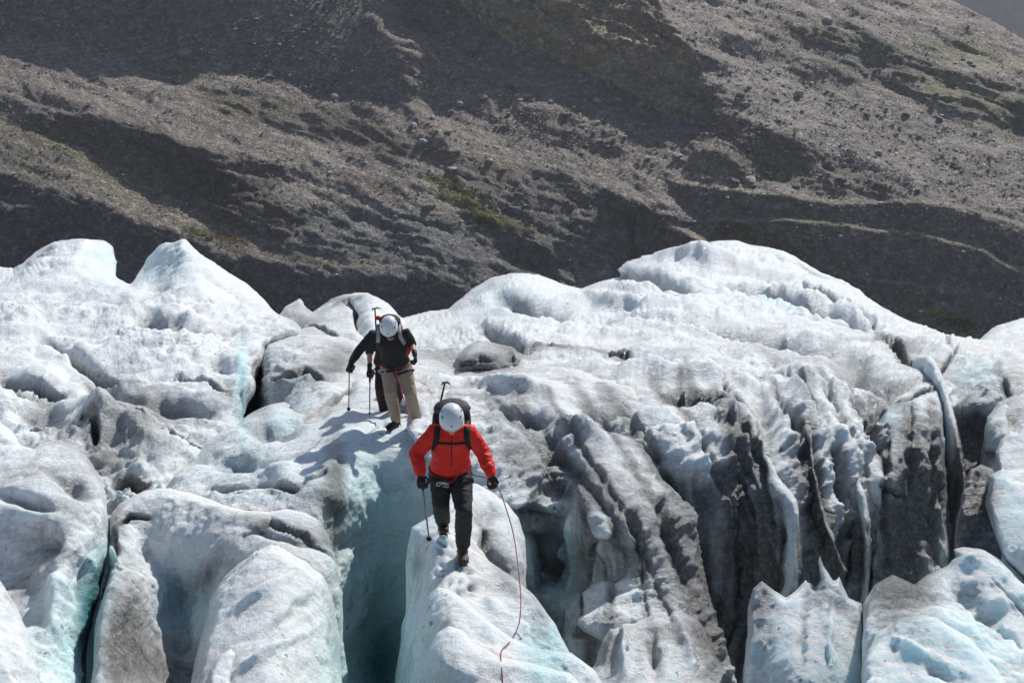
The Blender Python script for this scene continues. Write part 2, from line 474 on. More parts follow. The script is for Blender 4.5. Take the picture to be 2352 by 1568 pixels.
    Q = np.stack([idx[:-1, :-1], idx[:-1, 1:], idx[1:, 1:], idx[1:, :-1]], -1).reshape(-1, 4)
    V = V3.reshape(-1, 3)
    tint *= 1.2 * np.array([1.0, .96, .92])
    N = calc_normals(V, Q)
    h = 1.1 * fbm(V / 14, 5, 40) + .20 * fbm(V / 2.0, 4, 44, .62, ridged=True)
    x, y, z = V.T
    a = math.radians(17); led = np.stack([(x * math.cos(a) - z * math.sin(a)) / 13, y / 16, (z * math.cos(a) + x * math.sin(a)) / 1.5], 1)
    led = led + .5 * perlin(V / 9, 61)[:, None]
    h = h + (.55 * fbm(led, 4, 51, .55, ridged=True) - .1) * np.clip(1.15 - scr, .1, 1)
    V = V + N * (h * amp)[:, None]
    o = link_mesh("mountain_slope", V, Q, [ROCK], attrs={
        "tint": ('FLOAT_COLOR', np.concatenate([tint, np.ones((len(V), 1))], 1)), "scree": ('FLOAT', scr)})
    tag(o, kind="structure")
    return V, N, tint, scr, tilt, fx, fy, line, W, H

MT = build_mountain()

def rock_template(rnd, sub):
    import bmesh
    bm = bmesh.new(); bmesh.ops.create_icosphere(bm, subdivisions=sub, radius=1)
    sc = Vector((rnd.uniform(.8, 1.3), rnd.uniform(.7, 1.1), rnd.uniform(.28, .5)))
    pl = [(Vector((rnd.gauss(0, 1), rnd.gauss(0, 1), rnd.gauss(0, 1))).normalized(), rnd.uniform(.55, .85)) for _ in range(7)]
    for vtx in bm.verts:
        c = vtx.co.copy()
        for nrm, dd in pl:
            k = c.dot(nrm)
            if k > dd: c -= nrm * (k - dd)
        vtx.co = Vector((c.x * sc.x, c.y * sc.y, c.z * sc.z))
    V = np.array([vv.co[:] for vv in bm.verts]); F = np.array([[vv.index for vv in f.verts] for f in bm.faces])
    bm.free(); return V, F

def scatter_scree():
    V, N, tint, scr, tilt, fx, fy, line, W, H = MT
    rs = np.random.RandomState(3); rnd = random.Random(5)
    tm = [rock_template(rnd, 1) for _ in range(12)]
    ok = (fx > -200) & (fx < 2560) & (fy > -60) & (fy < 830)
    ok &= fy > np.tile(line, H) + 8
    clump = fbm(np.stack([fx / 60, fy / 30, fx * 0], 1), 3, 60)
    wgt = np.where(ok, (.06 + scr) * np.clip(.7 + 1.6 * clump, .05, 2.5), 0)
    pick = rs.choice(len(V), 72000, replace=True, p=wgt / wgt.sum())
    size = .065 * (1 - rs.rand(len(pick))) ** (-.36)
    size = np.clip(size, .065, .38) * (.75 + .5 * scr[pick])
    VV, FF, TT = [], [], []; off = 0
    for k in range(12):
        sel = np.where(np.arange(len(pick)) % 12 == k)[0]
        tv, tf = tm[k]
        a = rs.rand(len(sel)) * 6.28; ca, sa = np.cos(a), np.sin(a)
        s_ = size[sel]
        x = tv[None, :, 0] * ca[:, None] - tv[None, :, 1] * sa[:, None]
        y = tv[None, :, 0] * sa[:, None] + tv[None, :, 1] * ca[:, None]
        z = np.broadcast_to(tv[None, :, 2], x.shape)
        jit = rs.normal(size=(len(sel), 3)) * .12
        c = V[pick[sel]] + jit + N[pick[sel]] * (s_ * .12)[:, None]
        vv = np.stack([x, y, z], -1) * s_[:, None, None] + c[:, None]
        nv = tv.shape[0]
        VV.append(vv.reshape(-1, 3))
        FF.append((tf[None] + (np.arange(len(sel)) * nv)[:, None, None] + off).reshape(-1, 3)); off += nv * len(sel)
        br = rs.choice([.7, 1.0, 1.4, 2.4], size=len(sel), p=[.25, .38, .22, .15])
        t = tint[pick[sel]] * .3 + np.array([.23, .218, .205]) * 1.0
        TT.append(np.repeat(t * br[:, None], nv, 0))
    TT = np.concatenate(TT)
    o = link_mesh("scree", np.concatenate(VV), np.concatenate(FF), [ROCK], smooth=False, attrs={
        "tint": ('FLOAT_COLOR', np.concatenate([np.clip(TT, 0, .6), np.ones((len(TT), 1))], 1))})
    tag(o, "countless loose grey stones covering the far mountain slope", "scree", kind="stuff")
scatter_scree()

def boulders():
    V, N, tint, scr, tilt, fx, fy, line, W, H = MT
    rnd = random.Random(9)
    spots = [(362, 437, .9), (1045, 395, .6), (1155, 392, .6), (1640, 200, .7), (1700, 222, .7), (1836, 222, .8), (1830, 430, .6), (1725, 420, .6), (1885, 443, .6), (1720, 206, .5),
             (430, 130, 1.4), (270, 205, .5), (200, 250, .5), (985, 480, .6), (730, 215, .6), (770, 228, .6), (1180, 200, 1.0), (1110, 225, .6), (1300, 275, .7), (1560, 365, .6), (1490, 372, .7), (1900, 55, .9), (1620, 130, .5), (2020, 350, .6)]
    for i in range(45): spots.append((rnd.uniform(900, 1500), rnd.uniform(230, 400), rnd.uniform(.35, .7)) if i % 2 else (rnd.uniform(1560, 2300), rnd.uniform(120, 440), rnd.uniform(.35, .65)))
    tm = [rock_template(rnd, 2) for _ in range(6)]
    ms = []
    for k, (tv, tf) in enumerate(tm):
        t = np.tile([.46, .44, .42, 1.0] if k % 2 else [.24, .225, .21, 1.0], (len(tv), 1))
        o = link_mesh("boulder", tv * np.array([1, 1, 1.5]), tf, [ROCK], smooth=False, attrs={"tint": ('FLOAT_COLOR', t)})
        ms.append(o.data); bpy.data.objects.remove(o)
    named = {0: "pale boulder lying on the grassy ledge above the left ice peaks", 10: "large dark boulder half buried at the foot of the shaded scree, upper left"}
    for i, (px, py, r) in enumerate(spots):
        k = np.argmin((fx - px) ** 2 + (fy - py) ** 2)
        o = bpy.data.objects.new("boulder", ms[i % 6]); COL.objects.link(o)
        o.location = V[k] + N[k] * r * .2; r *= 1.25; o.scale = (r, r, r); o.rotation_euler = (rnd.uniform(-.3, .3), rnd.uniform(-.3, .3), rnd.uniform(0, 6.28))
        tag(o, named.get(i, ("pale grey" if (i % 6) % 2 else "dark grey") + (" boulder on the shaded and streaked left half of the slope" if px < 850 else
            " boulder in the rubble field in the middle of the mountain slope" if px < 1540 else " boulder on the wide sunlit slope at the upper right")), "boulder", "boulders on the far mountain slope")
boulders()

def grass():
    V, N, tint, scr, tilt, fx, fy, line, W, H = MT
    rs = np.random.RandomState(12)
    green = (tint[:, 1] > tint[:, 0] * .99) & (tint[:, 2] < tint[:, 1] * .62) & (fx > -100) & (fx < 2450) & (fy > -40) & (fy < 800)
    rust = (tint[:, 0] > tint[:, 1] * 1.28) & (fx > -100) & (fx < 2450) & (fy > 0) & (fy < 800)
    g = np.where(green | rust)[0]
    if not len(g): return
    pk = rs.choice(g, 4000); n = len(pk); K = 7
    base = np.repeat(V[pk] + rs.normal(size=(n, 3)) * np.array([.2, .2, .02]), K, 0)
    a = rs.rand(n * K) * 6.28; ln = .06 + .12 * rs.rand(n * K); sp = .22 + .2 * rs.rand(n * K)
    dx = np.stack([np.cos(a), np.sin(a), a * 0], 1); sd_ = np.stack([-np.sin(a), np.cos(a), a * 0], 1) * .035
    b0 = base + dx * .05
    tipp = base + dx * sp[:, None] + np.array([0, 0, 1.0]) * ln[:, None]
    VV = np.stack([b0 - sd_, b0 + sd_, tipp], 1).reshape(-1, 3)
    FF = np.arange(len(VV)).reshape(-1, 3)
    c = np.repeat(1.7 * tint[pk] * (.7 + .7 * rs.rand(n))[:, None], K * 3, 0)
    o = link_mesh("grass", VV, FF, [ROCK], smooth=False, attrs={"tint": ('FLOAT_COLOR', np.concatenate([c, np.ones((len(c), 1))], 1))})
    tag(o, "low tufts of green and rusty grass growing between the rocks", "grass", kind="stuff")
grass()

def far_mountain():
    xs = np.linspace(1900, 2900, 120); ys = np.linspace(420, -420, 90)
    GX, GY = np.meshgrid(xs, ys)
    D = 1050 + (420 - GY) * .05 + 60 * fbm(np.stack([GX.ravel() / 200, GY.ravel() / 200, GX.ravel() * 0], 1), 4, 80).reshape(GX.shape)
    V = world_pts(GX, GY, D).reshape(-1, 3)
    idx = np.arange(V.shape[0]).reshape(GX.shape)
    Q = np.stack([idx[:-1, :-1], idx[:-1, 1:], idx[1:, 1:], idx[1:, :-1]], -1).reshape(-1, 4)
    t = np.tile([.05, .038, .06, 1.0], (len(V), 1))
    tag(link_mesh("distant_mountain", V, Q, [ROCK], attrs={"tint": ('FLOAT_COLOR', t)}), kind="structure")
far_mountain()

def haze():
    import bmesh
    bm = bmesh.new(); bmesh.ops.create_cube(bm, size=1)
    me = bpy.data.meshes.new("haze"); bm.to_mesh(me); bm.free()
    o = bpy.data.objects.new("haze", me); COL.objects.link(o)
    o.location = (0, 1000, 240); o.scale = (7000, 6000, 802)
    m = bpy.data.materials.new("mountain air"); m.use_nodes = True
    n = m.node_tree.nodes; l = m.node_tree.links
    n.remove(n["Principled BSDF"])
    v = n.new("ShaderNodeVolumePrincipled"); v.inputs["Color"].default_value = (.86, .9, 1.0, 1)
    v.inputs["Density"].default_value = .00023; v.inputs["Anisotropy"].default_value = .3
    l.new(v.outputs[0], n["Material Output"].inputs["Volume"])
    me.materials.append(m); tag(o, "thin bluish mountain air over the far slope", "haze", kind="stuff")
haze()
# ------------------------------------------------------------------ the glacier
DIRT_SHADE = []   # (px, py, rx, ry, angle, strength) stains lying on the ice, plus painted slot shade and sunlit rib faces
CLEAN_GLOW = []  # clear dense ice, with crevasse glow and depth darkness painted into its colour
def blob_field(px, py, lst):
    out = np.zeros(len(px))
    for (cx, cy, rx, ry, an, k) in lst:
        a = math.radians(an); dx, dy = px - cx, py - cy
        e = ((dx * math.cos(a) + dy * math.sin(a)) / rx) ** 2 + ((-dx * math.sin(a) + dy * math.cos(a)) / ry) ** 2
        out += k * np.exp(-e * 1.2)
    return out

RELIEF = []   # (px, py, rx, ry, angle, height, layer seeds) swellings and hollows
CRACKS = []   # (points, half width, depth, dirt, layer seeds) clefts
def relief(px, py, seed):
    out = np.zeros(len(px))
    q = np.stack([px / 40, py / 30, px * 0], 1)
    wx = px + 9 * perlin(q, 2); wy = py + 7 * perlin(q, 8)
    for (cx, cy, rx, ry, an, k, sd_) in RELIEF:
        if sd_ and seed not in sd_: continue
        a = math.radians(an); dx, dy = wx - cx, wy - cy
        e = ((dx * math.cos(a) + dy * math.sin(a)) / rx) ** 2 + ((-dx * math.sin(a) + dy * math.cos(a)) / ry) ** 2
        out += k * np.exp(-e * 1.4)
    for (pts, wd, dp, dr, sd_) in CRACKS:
        if sd_ and seed not in sd_: continue
        d, _, _, _ = poly_dist(wx * .5 + px * .5, wy * .5 + py * .5, pts, closed=False)
        a0, a1 = np.array(pts[0]), np.array(pts[-1]); ax = (a1 - a0); t = ((px - a0[0]) * ax[0] + (py - a0[1]) * ax[1]) / (ax @ ax + 1e-9)
        vary = np.clip(1.05 + .9 * perlin(np.stack([px / 28, py / 28, px * 0 + 7], 1), 11), .15, 1.6) * np.clip(4 * np.clip(t * (1 - t), 0, 1), .1, 1) ** .5
        ww = wd * (.35 + .65 * vary)
        if seed == 8: dp = dp * .45
        out -= dp * vary * (1 - np.clip((d - ww * .15) / (ww * .95), 0, 1) ** .7)
    return out
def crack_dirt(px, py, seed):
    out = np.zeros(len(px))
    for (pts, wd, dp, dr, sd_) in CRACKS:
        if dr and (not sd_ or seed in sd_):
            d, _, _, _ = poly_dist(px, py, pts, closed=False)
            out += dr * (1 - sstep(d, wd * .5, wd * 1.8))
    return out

def ice_layer(poly, ctrl, R=40, rm=.4, st=3.5, thick=1.5, amps=(.10, .05, .018), streak=0.0, flute=0.0,
              rough=3.0, dirt=0.0, clean_glow=0.0, seed=0, only=None):
    poly = roughen(poly, amp=rough, seed=seed)
    pa = np.array(poly)
    xs = np.arange(pa[:, 0].min() - 2 * st, pa[:, 0].max() + 2 * st, st)
    ys = np.arange(pa[:, 1].min() - 2 * st, pa[:, 1].max() + 2 * st, st)
    GX, GY = np.meshgrid(xs, ys); px, py = GX.ravel(), GY.ravel()
    d, nx, ny, ins = poly_dist(px, py, poly)
    I = ins.reshape(GX.shape)
    cell = I[:-1, :-1] | I[1:, :-1] | I[:-1, 1:] | I[1:, 1:]
    idx = np.arange(len(px)).reshape(GX.shape)
    Q = np.stack([idx[1:, :-1], idx[1:, 1:], idx[:-1, 1:], idx[:-1, :-1]], -1)[cell]
    used = np.zeros(len(px), bool); used[Q.ravel()] = True
    px = np.where(ins, px, nx); py = np.where(ins, py, ny); d = np.where(ins, d, 0)
    remap = -np.ones(len(px), int); remap[used] = np.arange(used.sum())
    px, py, d, ins = px[used], py[used], d[used], ins[used]
    Q = remap[Q]
    c = np.array(ctrl, float)
    f = tps(c[:, 0], c[:, 1], 1 / Y2D(c[:, 1], c[:, 2]))
    inv = f(px, py); D = 1 / np.clip(inv, 1 / 80, 1 / 5)
    D2 = 1 / np.clip(f(px, py + st), 1 / 80, 1 / 5)
    t = np.clip(d / R, 0, 1)
    cv = 1 - (1 - t) ** 2.2
    front = D + rm * (1 - cv)
    t2 = np.clip((d + st) / R, 0, 1)
    stretch = np.abs(D - D2) + .5 * rm * np.abs(1 - (1 - t2) ** 2.2 - cv)
    n = len(px)
    # rear side, sharing the rim
    th = D + rm + (rm + thick) * cv + .002
    rear_idx = -np.ones(n, int); m = ins & (d > 1e-6)
    rear_idx[m] = n + np.arange(m.sum()); rear_idx[~m] = np.where(~m)[0]
    V = np.concatenate([world_pts(px, py, front), world_pts(px[m], py[m], th[m])])
    rx, ry = np.concatenate([px, px[m]]), np.concatenate([py, py[m]])
    QA = np.concatenate([Q, rear_idx[Q][:, ::-1]])
    N = smooth_vec(calc_normals(V, QA), QA, 10)
    rimf = .25 + .75 * sstep(np.concatenate([d, d[m]]), 0, 14)
    A1, A2, A3 = amps
    calm = .35 + 1.3 * sstep(fbm(V / 2.6, 3, seed + 31), -.35, .45)
    A2, A3 = A2 * calm, A3 * calm
    sx = np.concatenate([stretch, stretch[m]])
    def att(lam): return 1 / (1 + (3.0 * sx / lam) ** 2)
    A1, A2, A3 = A1 * att(1.3) * (.4 + .6 * rimf), A2 * att(.42) * rimf, A3 * att(.13) * rimf
    streak, flute = streak * rimf, flute * rimf
    streak = streak * att(.9); flute = flute * att(.8)
    h = A1 * fbm(V / 1.3, 3, seed) + A2 * fbm(V / .42, 3, seed + 5) + A3 * fbm(V / .13, 3, seed + 9)
    nf = len(px); groove = 0
    h[:nf] += relief(px, py, seed) * (1 if only is None else 0)
    h = h + .035 * calm * rimf * att(.4) * fbm(V / .34, 3, seed + 41, .5, ridged=True)
    if np.max(streak) > 0:
        Rm = np.array(Matrix.Rotation(.3, 3, 'Y') @ Matrix.Rotation(.25, 3, 'X'))
        q = V @ Rm.T
        h = h + .5 * calm * (1 - .8 * sstep(1 - np.abs(N[:, 2]), .25, .7)) * streak * fbm(q / np.array([1.6, 1.0, .22]), 4, seed + 13, .55, ridged=True)
    if np.max(flute) > 0:
        steep = sstep(1 - np.abs(N[:, 2]), .25, .75)
        rid = fbm(V / np.array([.62, .62, 8.0]) + .22 * perlin(V / 1.1, 5)[:, None], 3, seed + 17, .5, ridged=True)
        h = h * (1 - .55 * steep) - flute * steep * (rid + .25 * fbm(V / np.array([.2, .2, 1.8]), 2, seed + 23))
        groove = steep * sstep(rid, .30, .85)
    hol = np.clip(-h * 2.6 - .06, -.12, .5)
    V = V + N * h[:, None]
    if st > 2.9:
        dd_ = np.concatenate([d, d[m]]); wgt = .7 * (1 - sstep(dd_, 3, 14)); cnt = np.bincount(QA.ravel(), minlength=len(V))
        for _ in range(4):
            qm = V[QA].mean(1); M_ = np.zeros_like(V)
            for k in range(4):
                for ax in range(3): M_[:, ax] += np.bincount(QA[:, k], qm[:, ax], len(V))
            V = V + (M_ / np.maximum(cnt, 1)[:, None] - V) * wgt[:, None]
    dv = hol + dirt + blob_field(rx, ry, DIRT_SHADE) * (only is None or 1)
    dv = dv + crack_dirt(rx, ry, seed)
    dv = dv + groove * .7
    cl = clean_glow + blob_field(rx, ry, CLEAN_GLOW)
    return V, QA, np.clip(dv, -1, 1.4), np.clip(cl, 0, 1)

DIRT_SHADE += [(690, 740, 50, 26, 10, .6), (780, 690, 60, 12, 0, .7), (300, 1010, 90, 60, 30, .75), (230, 1060, 70, 50, 40, .7), (420, 960, 120, 30, 10, .35),
         (330, 900, 90, 26, 15, .45), (520, 920, 60, 30, 0, .5), (700, 860, 90, 50, -25, .45), (770, 830, 50, 30, -40, .6), (600, 900, 26, 100, 0, .6),
         (1120, 840, 90, 34, 0, .9), (1300, 810, 130, 12, 2, 1.0), (1140, 780, 60, 22, 25, .6), (1000, 820, 60, 16, 15, .6), (1600, 920, 80, 22, 5, 1.3),
         (1300, 1000, 160, 40, 15, .25), (1250, 1080, 90, 60, 30, .45), (1400, 1130, 70, 40, 40, .35), (1340, 1240, 30, 200, 8, .75), (1500, 1230, 60, 170, -22, .55),
         (1600, 1400, 50, 170, -14, .8), (1430, 1330, 60, 130, 0, .3), (1690, 1020, 80, 40, 30, .5), (1680, 1180, 30, 180, 0, .8), (1765, 1250, 26, 160, 0, .6),
         (1840, 1060, 40, 130, 0, .75), (1850, 1250, 60, 110, 0, .8), (1900, 1260, 40, 90, -20, .6), (2110, 1080, 80, 170, 0, 1.1), (2060, 1300, 90, 120, 0, .9),
         (2150, 850, 60, 20, 10, .5), (2080, 800, 50, 16, 20, .7), (2230, 1050, 50, 160, 0, .9), (2240, 1130, 60, 80, 0, .6), (2330, 900, 50, 100, 0, .4),
         (1800, 820, 200, 20, 8, .35), (1500, 830, 200, 20, 3, .35), (1950, 760, 120, 14, 20, .3), (300, 1430, 60, 130, -12, 1.0), (400, 1540, 90, 70, 0, .9),
         (260, 1520, 60, 120, 0, .9), (480, 1320, 80, 30, -45, .75), (700, 1150, 110, 26, 10, .5), (760, 1130, 26, 120, 0, .9), (680, 1230, 110, 26, 12, .6),
         (100, 1090, 110, 40, 10, .35), (170, 1180, 80, 40, 30, .5), (120, 1290, 60, 40, 0, .4), (60, 1350, 40, 60, 50, .5), (150, 1000, 60, 30, 0, .7),
         (270, 1200, 20, 60, 0, .6), (1180, 1060, 40, 90, -30, .5), (1110, 1210, 30, 80, -35, .5), (1160, 1310, 26, 70, -25, .6), (960, 1290, 20, 50, 0, .4),
         (1900, 1372, 40, 40, 0, .35), (1950, 1400, 40, 24, 20, .35), (1500, 1470, 80, 60, 0, .3), (1400, 1500, 20, 60, 0, .7), (2000, 960, 70, 60, 20, .4),
         (1330, 650, 200, 20, 0, -.3), (200, 620, 300, 60, 0, -.2), (1460, 960, 90, 50, 20, .4)]
DIRT_SHADE += [(1825, 1240, 22, 110, 0, -.7), (1950, 1150, 40, 180, 0, -.5), (1440, 1300, 70, 120, 0, -.4), (2182, 1050, 8, 150, 0, -.6), (1900, 1000, 60, 80, 0, -.3), (1700, 1200, 60, 200, 0, .8), (1740, 1400, 50, 160, 0, .5), (1870, 1150, 24, 160, 0, .3), (2080, 1150, 70, 200, 0, .5), (2230, 1100, 50, 180, 0, .9), (1660, 1450, 40, 120, 0, .7), (1330, 1130, 60, 50, 30, .3), (2060, 1350, 90, 100, 0, .6), (1950, 1200, 30, 160, 0, .25), (1560, 1230, 40, 160, -20, .4), (330, 960, 120, 40, 15, .4), (640, 1200, 160, 16, 5, .35), (780, 1120, 20, 110, 0, .6), (1240, 1400, 40, 120, 0, .5)]  # includes rib faces paled as if sunlit and slots darkened as shade
CLEAN_GLOW += [(860, 1150, 120, 130, 0, .35), (880, 1330, 110, 130, 0, .35), (870, 1540, 110, 190, 0, .95), (200, 1440, 40, 160, 10, .9), (230, 1330, 30, 90, 15, .5),
          (130, 1480, 60, 130, 10, .25), (1290, 1290, 40, 110, 5, .7), (1180, 700, 90, 30, 20, .3), (1760, 700, 120, 12, 15, .25), (1770, 1500, 50, 90, 0, .16),
          (1930, 1540, 60, 60, 0, .2), (2250, 1480, 80, 60, 45, .2), (2330, 1200, 50, 60, 0, .15), (650, 960, 90, 20, -25, .3), (560, 1060, 120, 30, 0, .2),
          (555, 900, 14, 90, 0, .8), (430, 1380, 80, 90, 0, .4), (1740, 1130, 40, 120, 0, .35), (2040, 960, 50, 50, 0, .3), (2240, 870, 60, 40, 20, .35),
          (2260, 1000, 30, 60, 0, .35), (1250, 1500, 60, 90, 0, .5), (240, 600, 40, 60, 0, .2), (370, 610, 60, 50, 0, .3)]

_r = random.Random(4)
RELIEF += [(1000 + _r.random() * 90, 1235 + _r.random() * 130, 7, 5, 0, -.035 - .03 * _r.random(), (24,)) for _ in range(34)]
RELIEF += [(860 + _r.random() * 120, 965 + _r.random() * 30, 6, 4, 0, -.06, (17,)) for _ in range(20)]
RELIEF += [(1225, 705, 70, 20, 18, -.9, (6,)), (1180, 680, 40, 20, 0, -.4, (6,)), (1150, 780, 60, 18, 25, -.7, (6,)), (1480, 640, 90, 14, 12, -.5, (6,)), (1560, 660, 50, 10, 30, -.4, (6,)),
           (1590, 600, 120, 12, 8, .35, (6,)), (1760, 680, 120, 10, 14, -.5, (6,)), (1850, 610, 120, 10, 20, -.35, (6,)), (1650, 760, 150, 12, 6, -.35, (6,)), (1900, 720, 120, 12, 18, -.4, (6,)),
           (1800, 790, 140, 14, 8, -.45, (6,)), (1960, 850, 60, 40, 40, -.5, (6,)), (2040, 930, 60, 60, 20, -.6, (6,)), (1420, 700, 120, 14, 5, .25, (6,)), (1550, 870, 160, 12, 4, .25, (6,)),
           (1750, 870, 120, 10, 6, -.3, (6,)), (1850, 920, 40, 60, -20, .3, (6,)), (1760, 960, 24, 70, -14, -.3, (6,)), (1660, 970, 40, 30, 0, .25, (6,)),
           (300, 690, 120, 12, -14, -.25, (1,)), (180, 830, 90, 12, 32, -.45, (1,)), (360, 740, 60, 16, 10, -.35, (1,)), (500, 850, 70, 12, 12, -.3, (1,)), (60, 890, 90, 14, 10, -.3, (1,)),
           (230, 980, 50, 40, 0, .5, (1,)), (100, 950, 80, 40, 20, -.5, (1,)), (330, 1000, 50, 40, 0, .3, (1,)), (420, 940, 90, 16, 10, -.35, (1,)), (250, 900, 90, 20, 18, -.4, (1,)), (480, 760, 90, 14, 15, -.3, (1,)),
           (620, 990, 60, 18, 5, -.25, (17,)), (560, 1060, 90, 24, 0, -.3, (17,)), (700, 960, 80, 14, -20, -.25, (17,)), (810, 1010, 50, 30, 0, .1, (17,)), (640, 1090, 80, 20, 20, .08, (17,)), (760, 900, 60, 14, -25, -.25, (17,)),
           (1200, 960, 100, 14, 10, -.3, (8,)), (1330, 1000, 80, 16, 20, .25, (8,)), (1280, 1060, 60, 40, 30, -.25, (8,)), (1400, 960, 70, 20, 20, -.3, (8,)), (1530, 1250, 16, 110, -18, -.10, (8,)), (1180, 900, 90, 12, 10, .2, (8,)),
           (100, 1240, 50, 40, 0, -.25, (21,)), (170, 1120, 60, 14, 30, -.2, (21,)), (60, 1150, 70, 14, 10, -.2, (21,)), (130, 1380, 20, 90, 8, .25, (21,)), (190, 1360, 16, 90, 8, -.15, (21,)),
           (600, 1360, 90, 10, -30, .08, (19,)), (640, 1430, 90, 10, -30, -.08, (19,)), (620, 1500, 90, 10, -30, .08, (19,)), (700, 1380, 30, 12, -30, -.07, (19,)),
           (1120, 1180, 26, 26, 0, -.12, (23,)), (1130, 1260, 16, 60, -25, -.15, (23,)), (1060, 1350, 30, 14, 20, -.06, (24,)), (1130, 1390, 40, 14, 30, .08, (24,)),
           (1845, 1450, 12, 120, 4, -.06, (41,)), (1900, 1460, 12, 100, 0, .05, (41,)), (2120, 1380, 60, 16, 10, -.06, (42,)), (2230, 1300, 30, 14, 10, .12, (42,)), (2250, 1400, 90, 20, 45, -.15, (42,)),
           (2100, 1500, 60, 14, 30, .10, (43,)), (2160, 1540, 60, 14, 30, -.12, (43,)), (1440, 1490, 16, 70, 0, .14, (46,)), (1500, 1500, 14, 70, -10, -.14, (46,)), (1570, 1480, 14, 70, -16, .12, (46,)),
           (650, 1235, 90, 10, 12, -.12, (18,))]
for i_, ln_ in enumerate([[(1500, 880), (1600, 1000), (1680, 1150), (1700, 1300)], [(1570, 880), (1660, 980), (1740, 1120)], [(1700, 960), (1750, 1080), (1780, 1250)], [(1780, 900), (1830, 1000), (1870, 1150)],
        [(1840, 880), (1900, 1000), (1950, 1180), (1970, 1320)], [(1880, 860), (1930, 960), (1990, 1100)], [(1930, 870), (1990, 960), (2030, 1060)], [(1640, 900), (1720, 1010), (1765, 1090)],
        [(1380, 890), (1500, 1040), (1580, 1200), (1635, 1400)], [(1320, 890), (1440, 1050), (1530, 1220), (1600, 1430)], [(1250, 910), (1370, 1080), (1470, 1250), (1550, 1450)], [(1190, 930), (1290, 1050), (1400, 1180), (1470, 1330)],
        [(1130, 920), (1220, 1020), (1290, 1130)], [(1410, 1200), (1420, 1300), (1400, 1440)], [(1450, 1180), (1480, 1320), (1490, 1430)], [(1700, 1150), (1705, 1280), (1700, 1450)], [(1745, 1150), (1752, 1300), (1750, 1450)],
        [(1790, 1160), (1798, 1260), (1795, 1360)], [(1850, 1000), (1868, 1120), (1880, 1230)], [(1915, 1050), (1935, 1180), (1940, 1340)], [(1960, 1100), (1972, 1250), (1965, 1400)],
        [(2040, 1000), (2032, 1150), (2040, 1300)], [(2090, 940), (2095, 1100), (2100, 1300)], [(2140, 930), (2148, 1100), (2152, 1280)], [(2290, 860), (2340, 960)], [(2380, 880), (2420, 980)]]):
    CRACKS.append((ln_, 9 + (i_ * 5) % 7, .09 + .025 * (i_ % 4), .50, (6, 8, 9, 10, 11, 12, 14)))
CRACKS += [([(1062, 838), (1100, 828), (1140, 834)], 6, .3, .9, (47,)), ([(1175, 815), (1180, 850)], 5, .25, .9, (47,)), ([(1090, 852), (1150, 856)], 5, .2, .6, (47,)), ([(1700, 1090), (1722, 1180), (1728, 1300)], 8, .3, .9, (9, 6)), ([(1868, 1090), (1872, 1180), (1890, 1240)], 6, .25, .9, (10,)), ([(2020, 1120), (2060, 1135), (2100, 1150)], 5, .10, .9, (12,)), ([(270, 1120), (300, 1108), (335, 1122)], 12, .5, .9, (1, 17)), ([(190, 985), (215, 1005), (222, 1040)], 9, .6, .9, (1,)), ([(100, 1010), (60, 990)], 6, .3, .7, (1, 21)), ([(2060, 930), (2120, 900), (2160, 890)], 6, .25, .7, (12,)), ([(1545, 912), (1580, 920), (1640, 925), (1668, 930)], 17, .9, .8, (6,)), ([(1200, 818), (1260, 806), (1340, 808), (1440, 826)], 11, 1.0, .8, (6,)), ([(1150, 792), (1200, 800)], 9, .7, .6, (6,)),
           ([(2020, 780), (2060, 800), (2085, 830)], 10, .7, .7, (6,)), ([(1760, 650), (1860, 668), (1950, 700), (2010, 745)], 5, .5, .1, (6,)), ([(120, 790), (180, 830), (270, 870)], 4, .5, .5, (1,)),
           ([(0, 870), (80, 880), (150, 905)], 4, .4, .5, (1,)), ([(400, 870), (470, 885), (530, 905)], 4, .4, .4, (1,)), ([(230, 940), (280, 960), (330, 1000)], 6, .4, .6, (1,)), ([(380, 1000), (470, 1040), (540, 1090)], 6, .5, .5, (1,)),
           ([(1345, 1170), (1358, 1240), (1345, 1320), (1340, 1400), (1318, 1460)], 6, .35, .9, (8,)), 
           ([(1265, 1220), (1285, 1270), (1270, 1340)], 16, .5, 0, (8,)), ([(1650, 880), (1730, 950), (1770, 1040)], 5, .15, .3, (6,)), ([(1800, 860), (1860, 930), (1890, 1010)], 5, .15, .2, (6,)), ([(2170, 765), (2190, 820), (2160, 860)], 5, .4, .5, (6,)),
           ([(275, 1205), (300, 1180), (340, 1188)], 6, .2, .9, (18,)), ([(266, 1215), (264, 1245), (272, 1268)], 5, .12, .9, (18,)), ([(268, 1285), (276, 1305)], 5, .12, .9, (18,)), ([(560, 1235), (620, 1200), (700, 1225), (765, 1290)], 7, .25, .5, (18,)),
           ([(1110, 1200), (1140, 1270), (1170, 1330)], 6, .12, .4, (23,)), ([(640, 770), (720, 750), (790, 790)], 6, .5, .7, (4,)), ([(800, 690), (812, 740), (806, 800)], 10, .7, .2, (5,)), ([(2295, 1440), (2352, 1500)], 6, .08, 0, (42,)),
           ([(2280, 1330), (2352, 1420), (2420, 1480)], 5, .08, .1, (42,)), ([(1905, 1380), (1890, 1460), (1900, 1560)], 4, .03, .2, (41,)), ([(640, 880), (700, 850), (740, 870)], 6, .4, .5, (2,)), ([(740, 960), (800, 900)], 6, .4, .5, (2,)),
           ([(490, 1130), (600, 1120), (680, 1130), (745, 1090)], 8, .3, .4, (17,)), ]

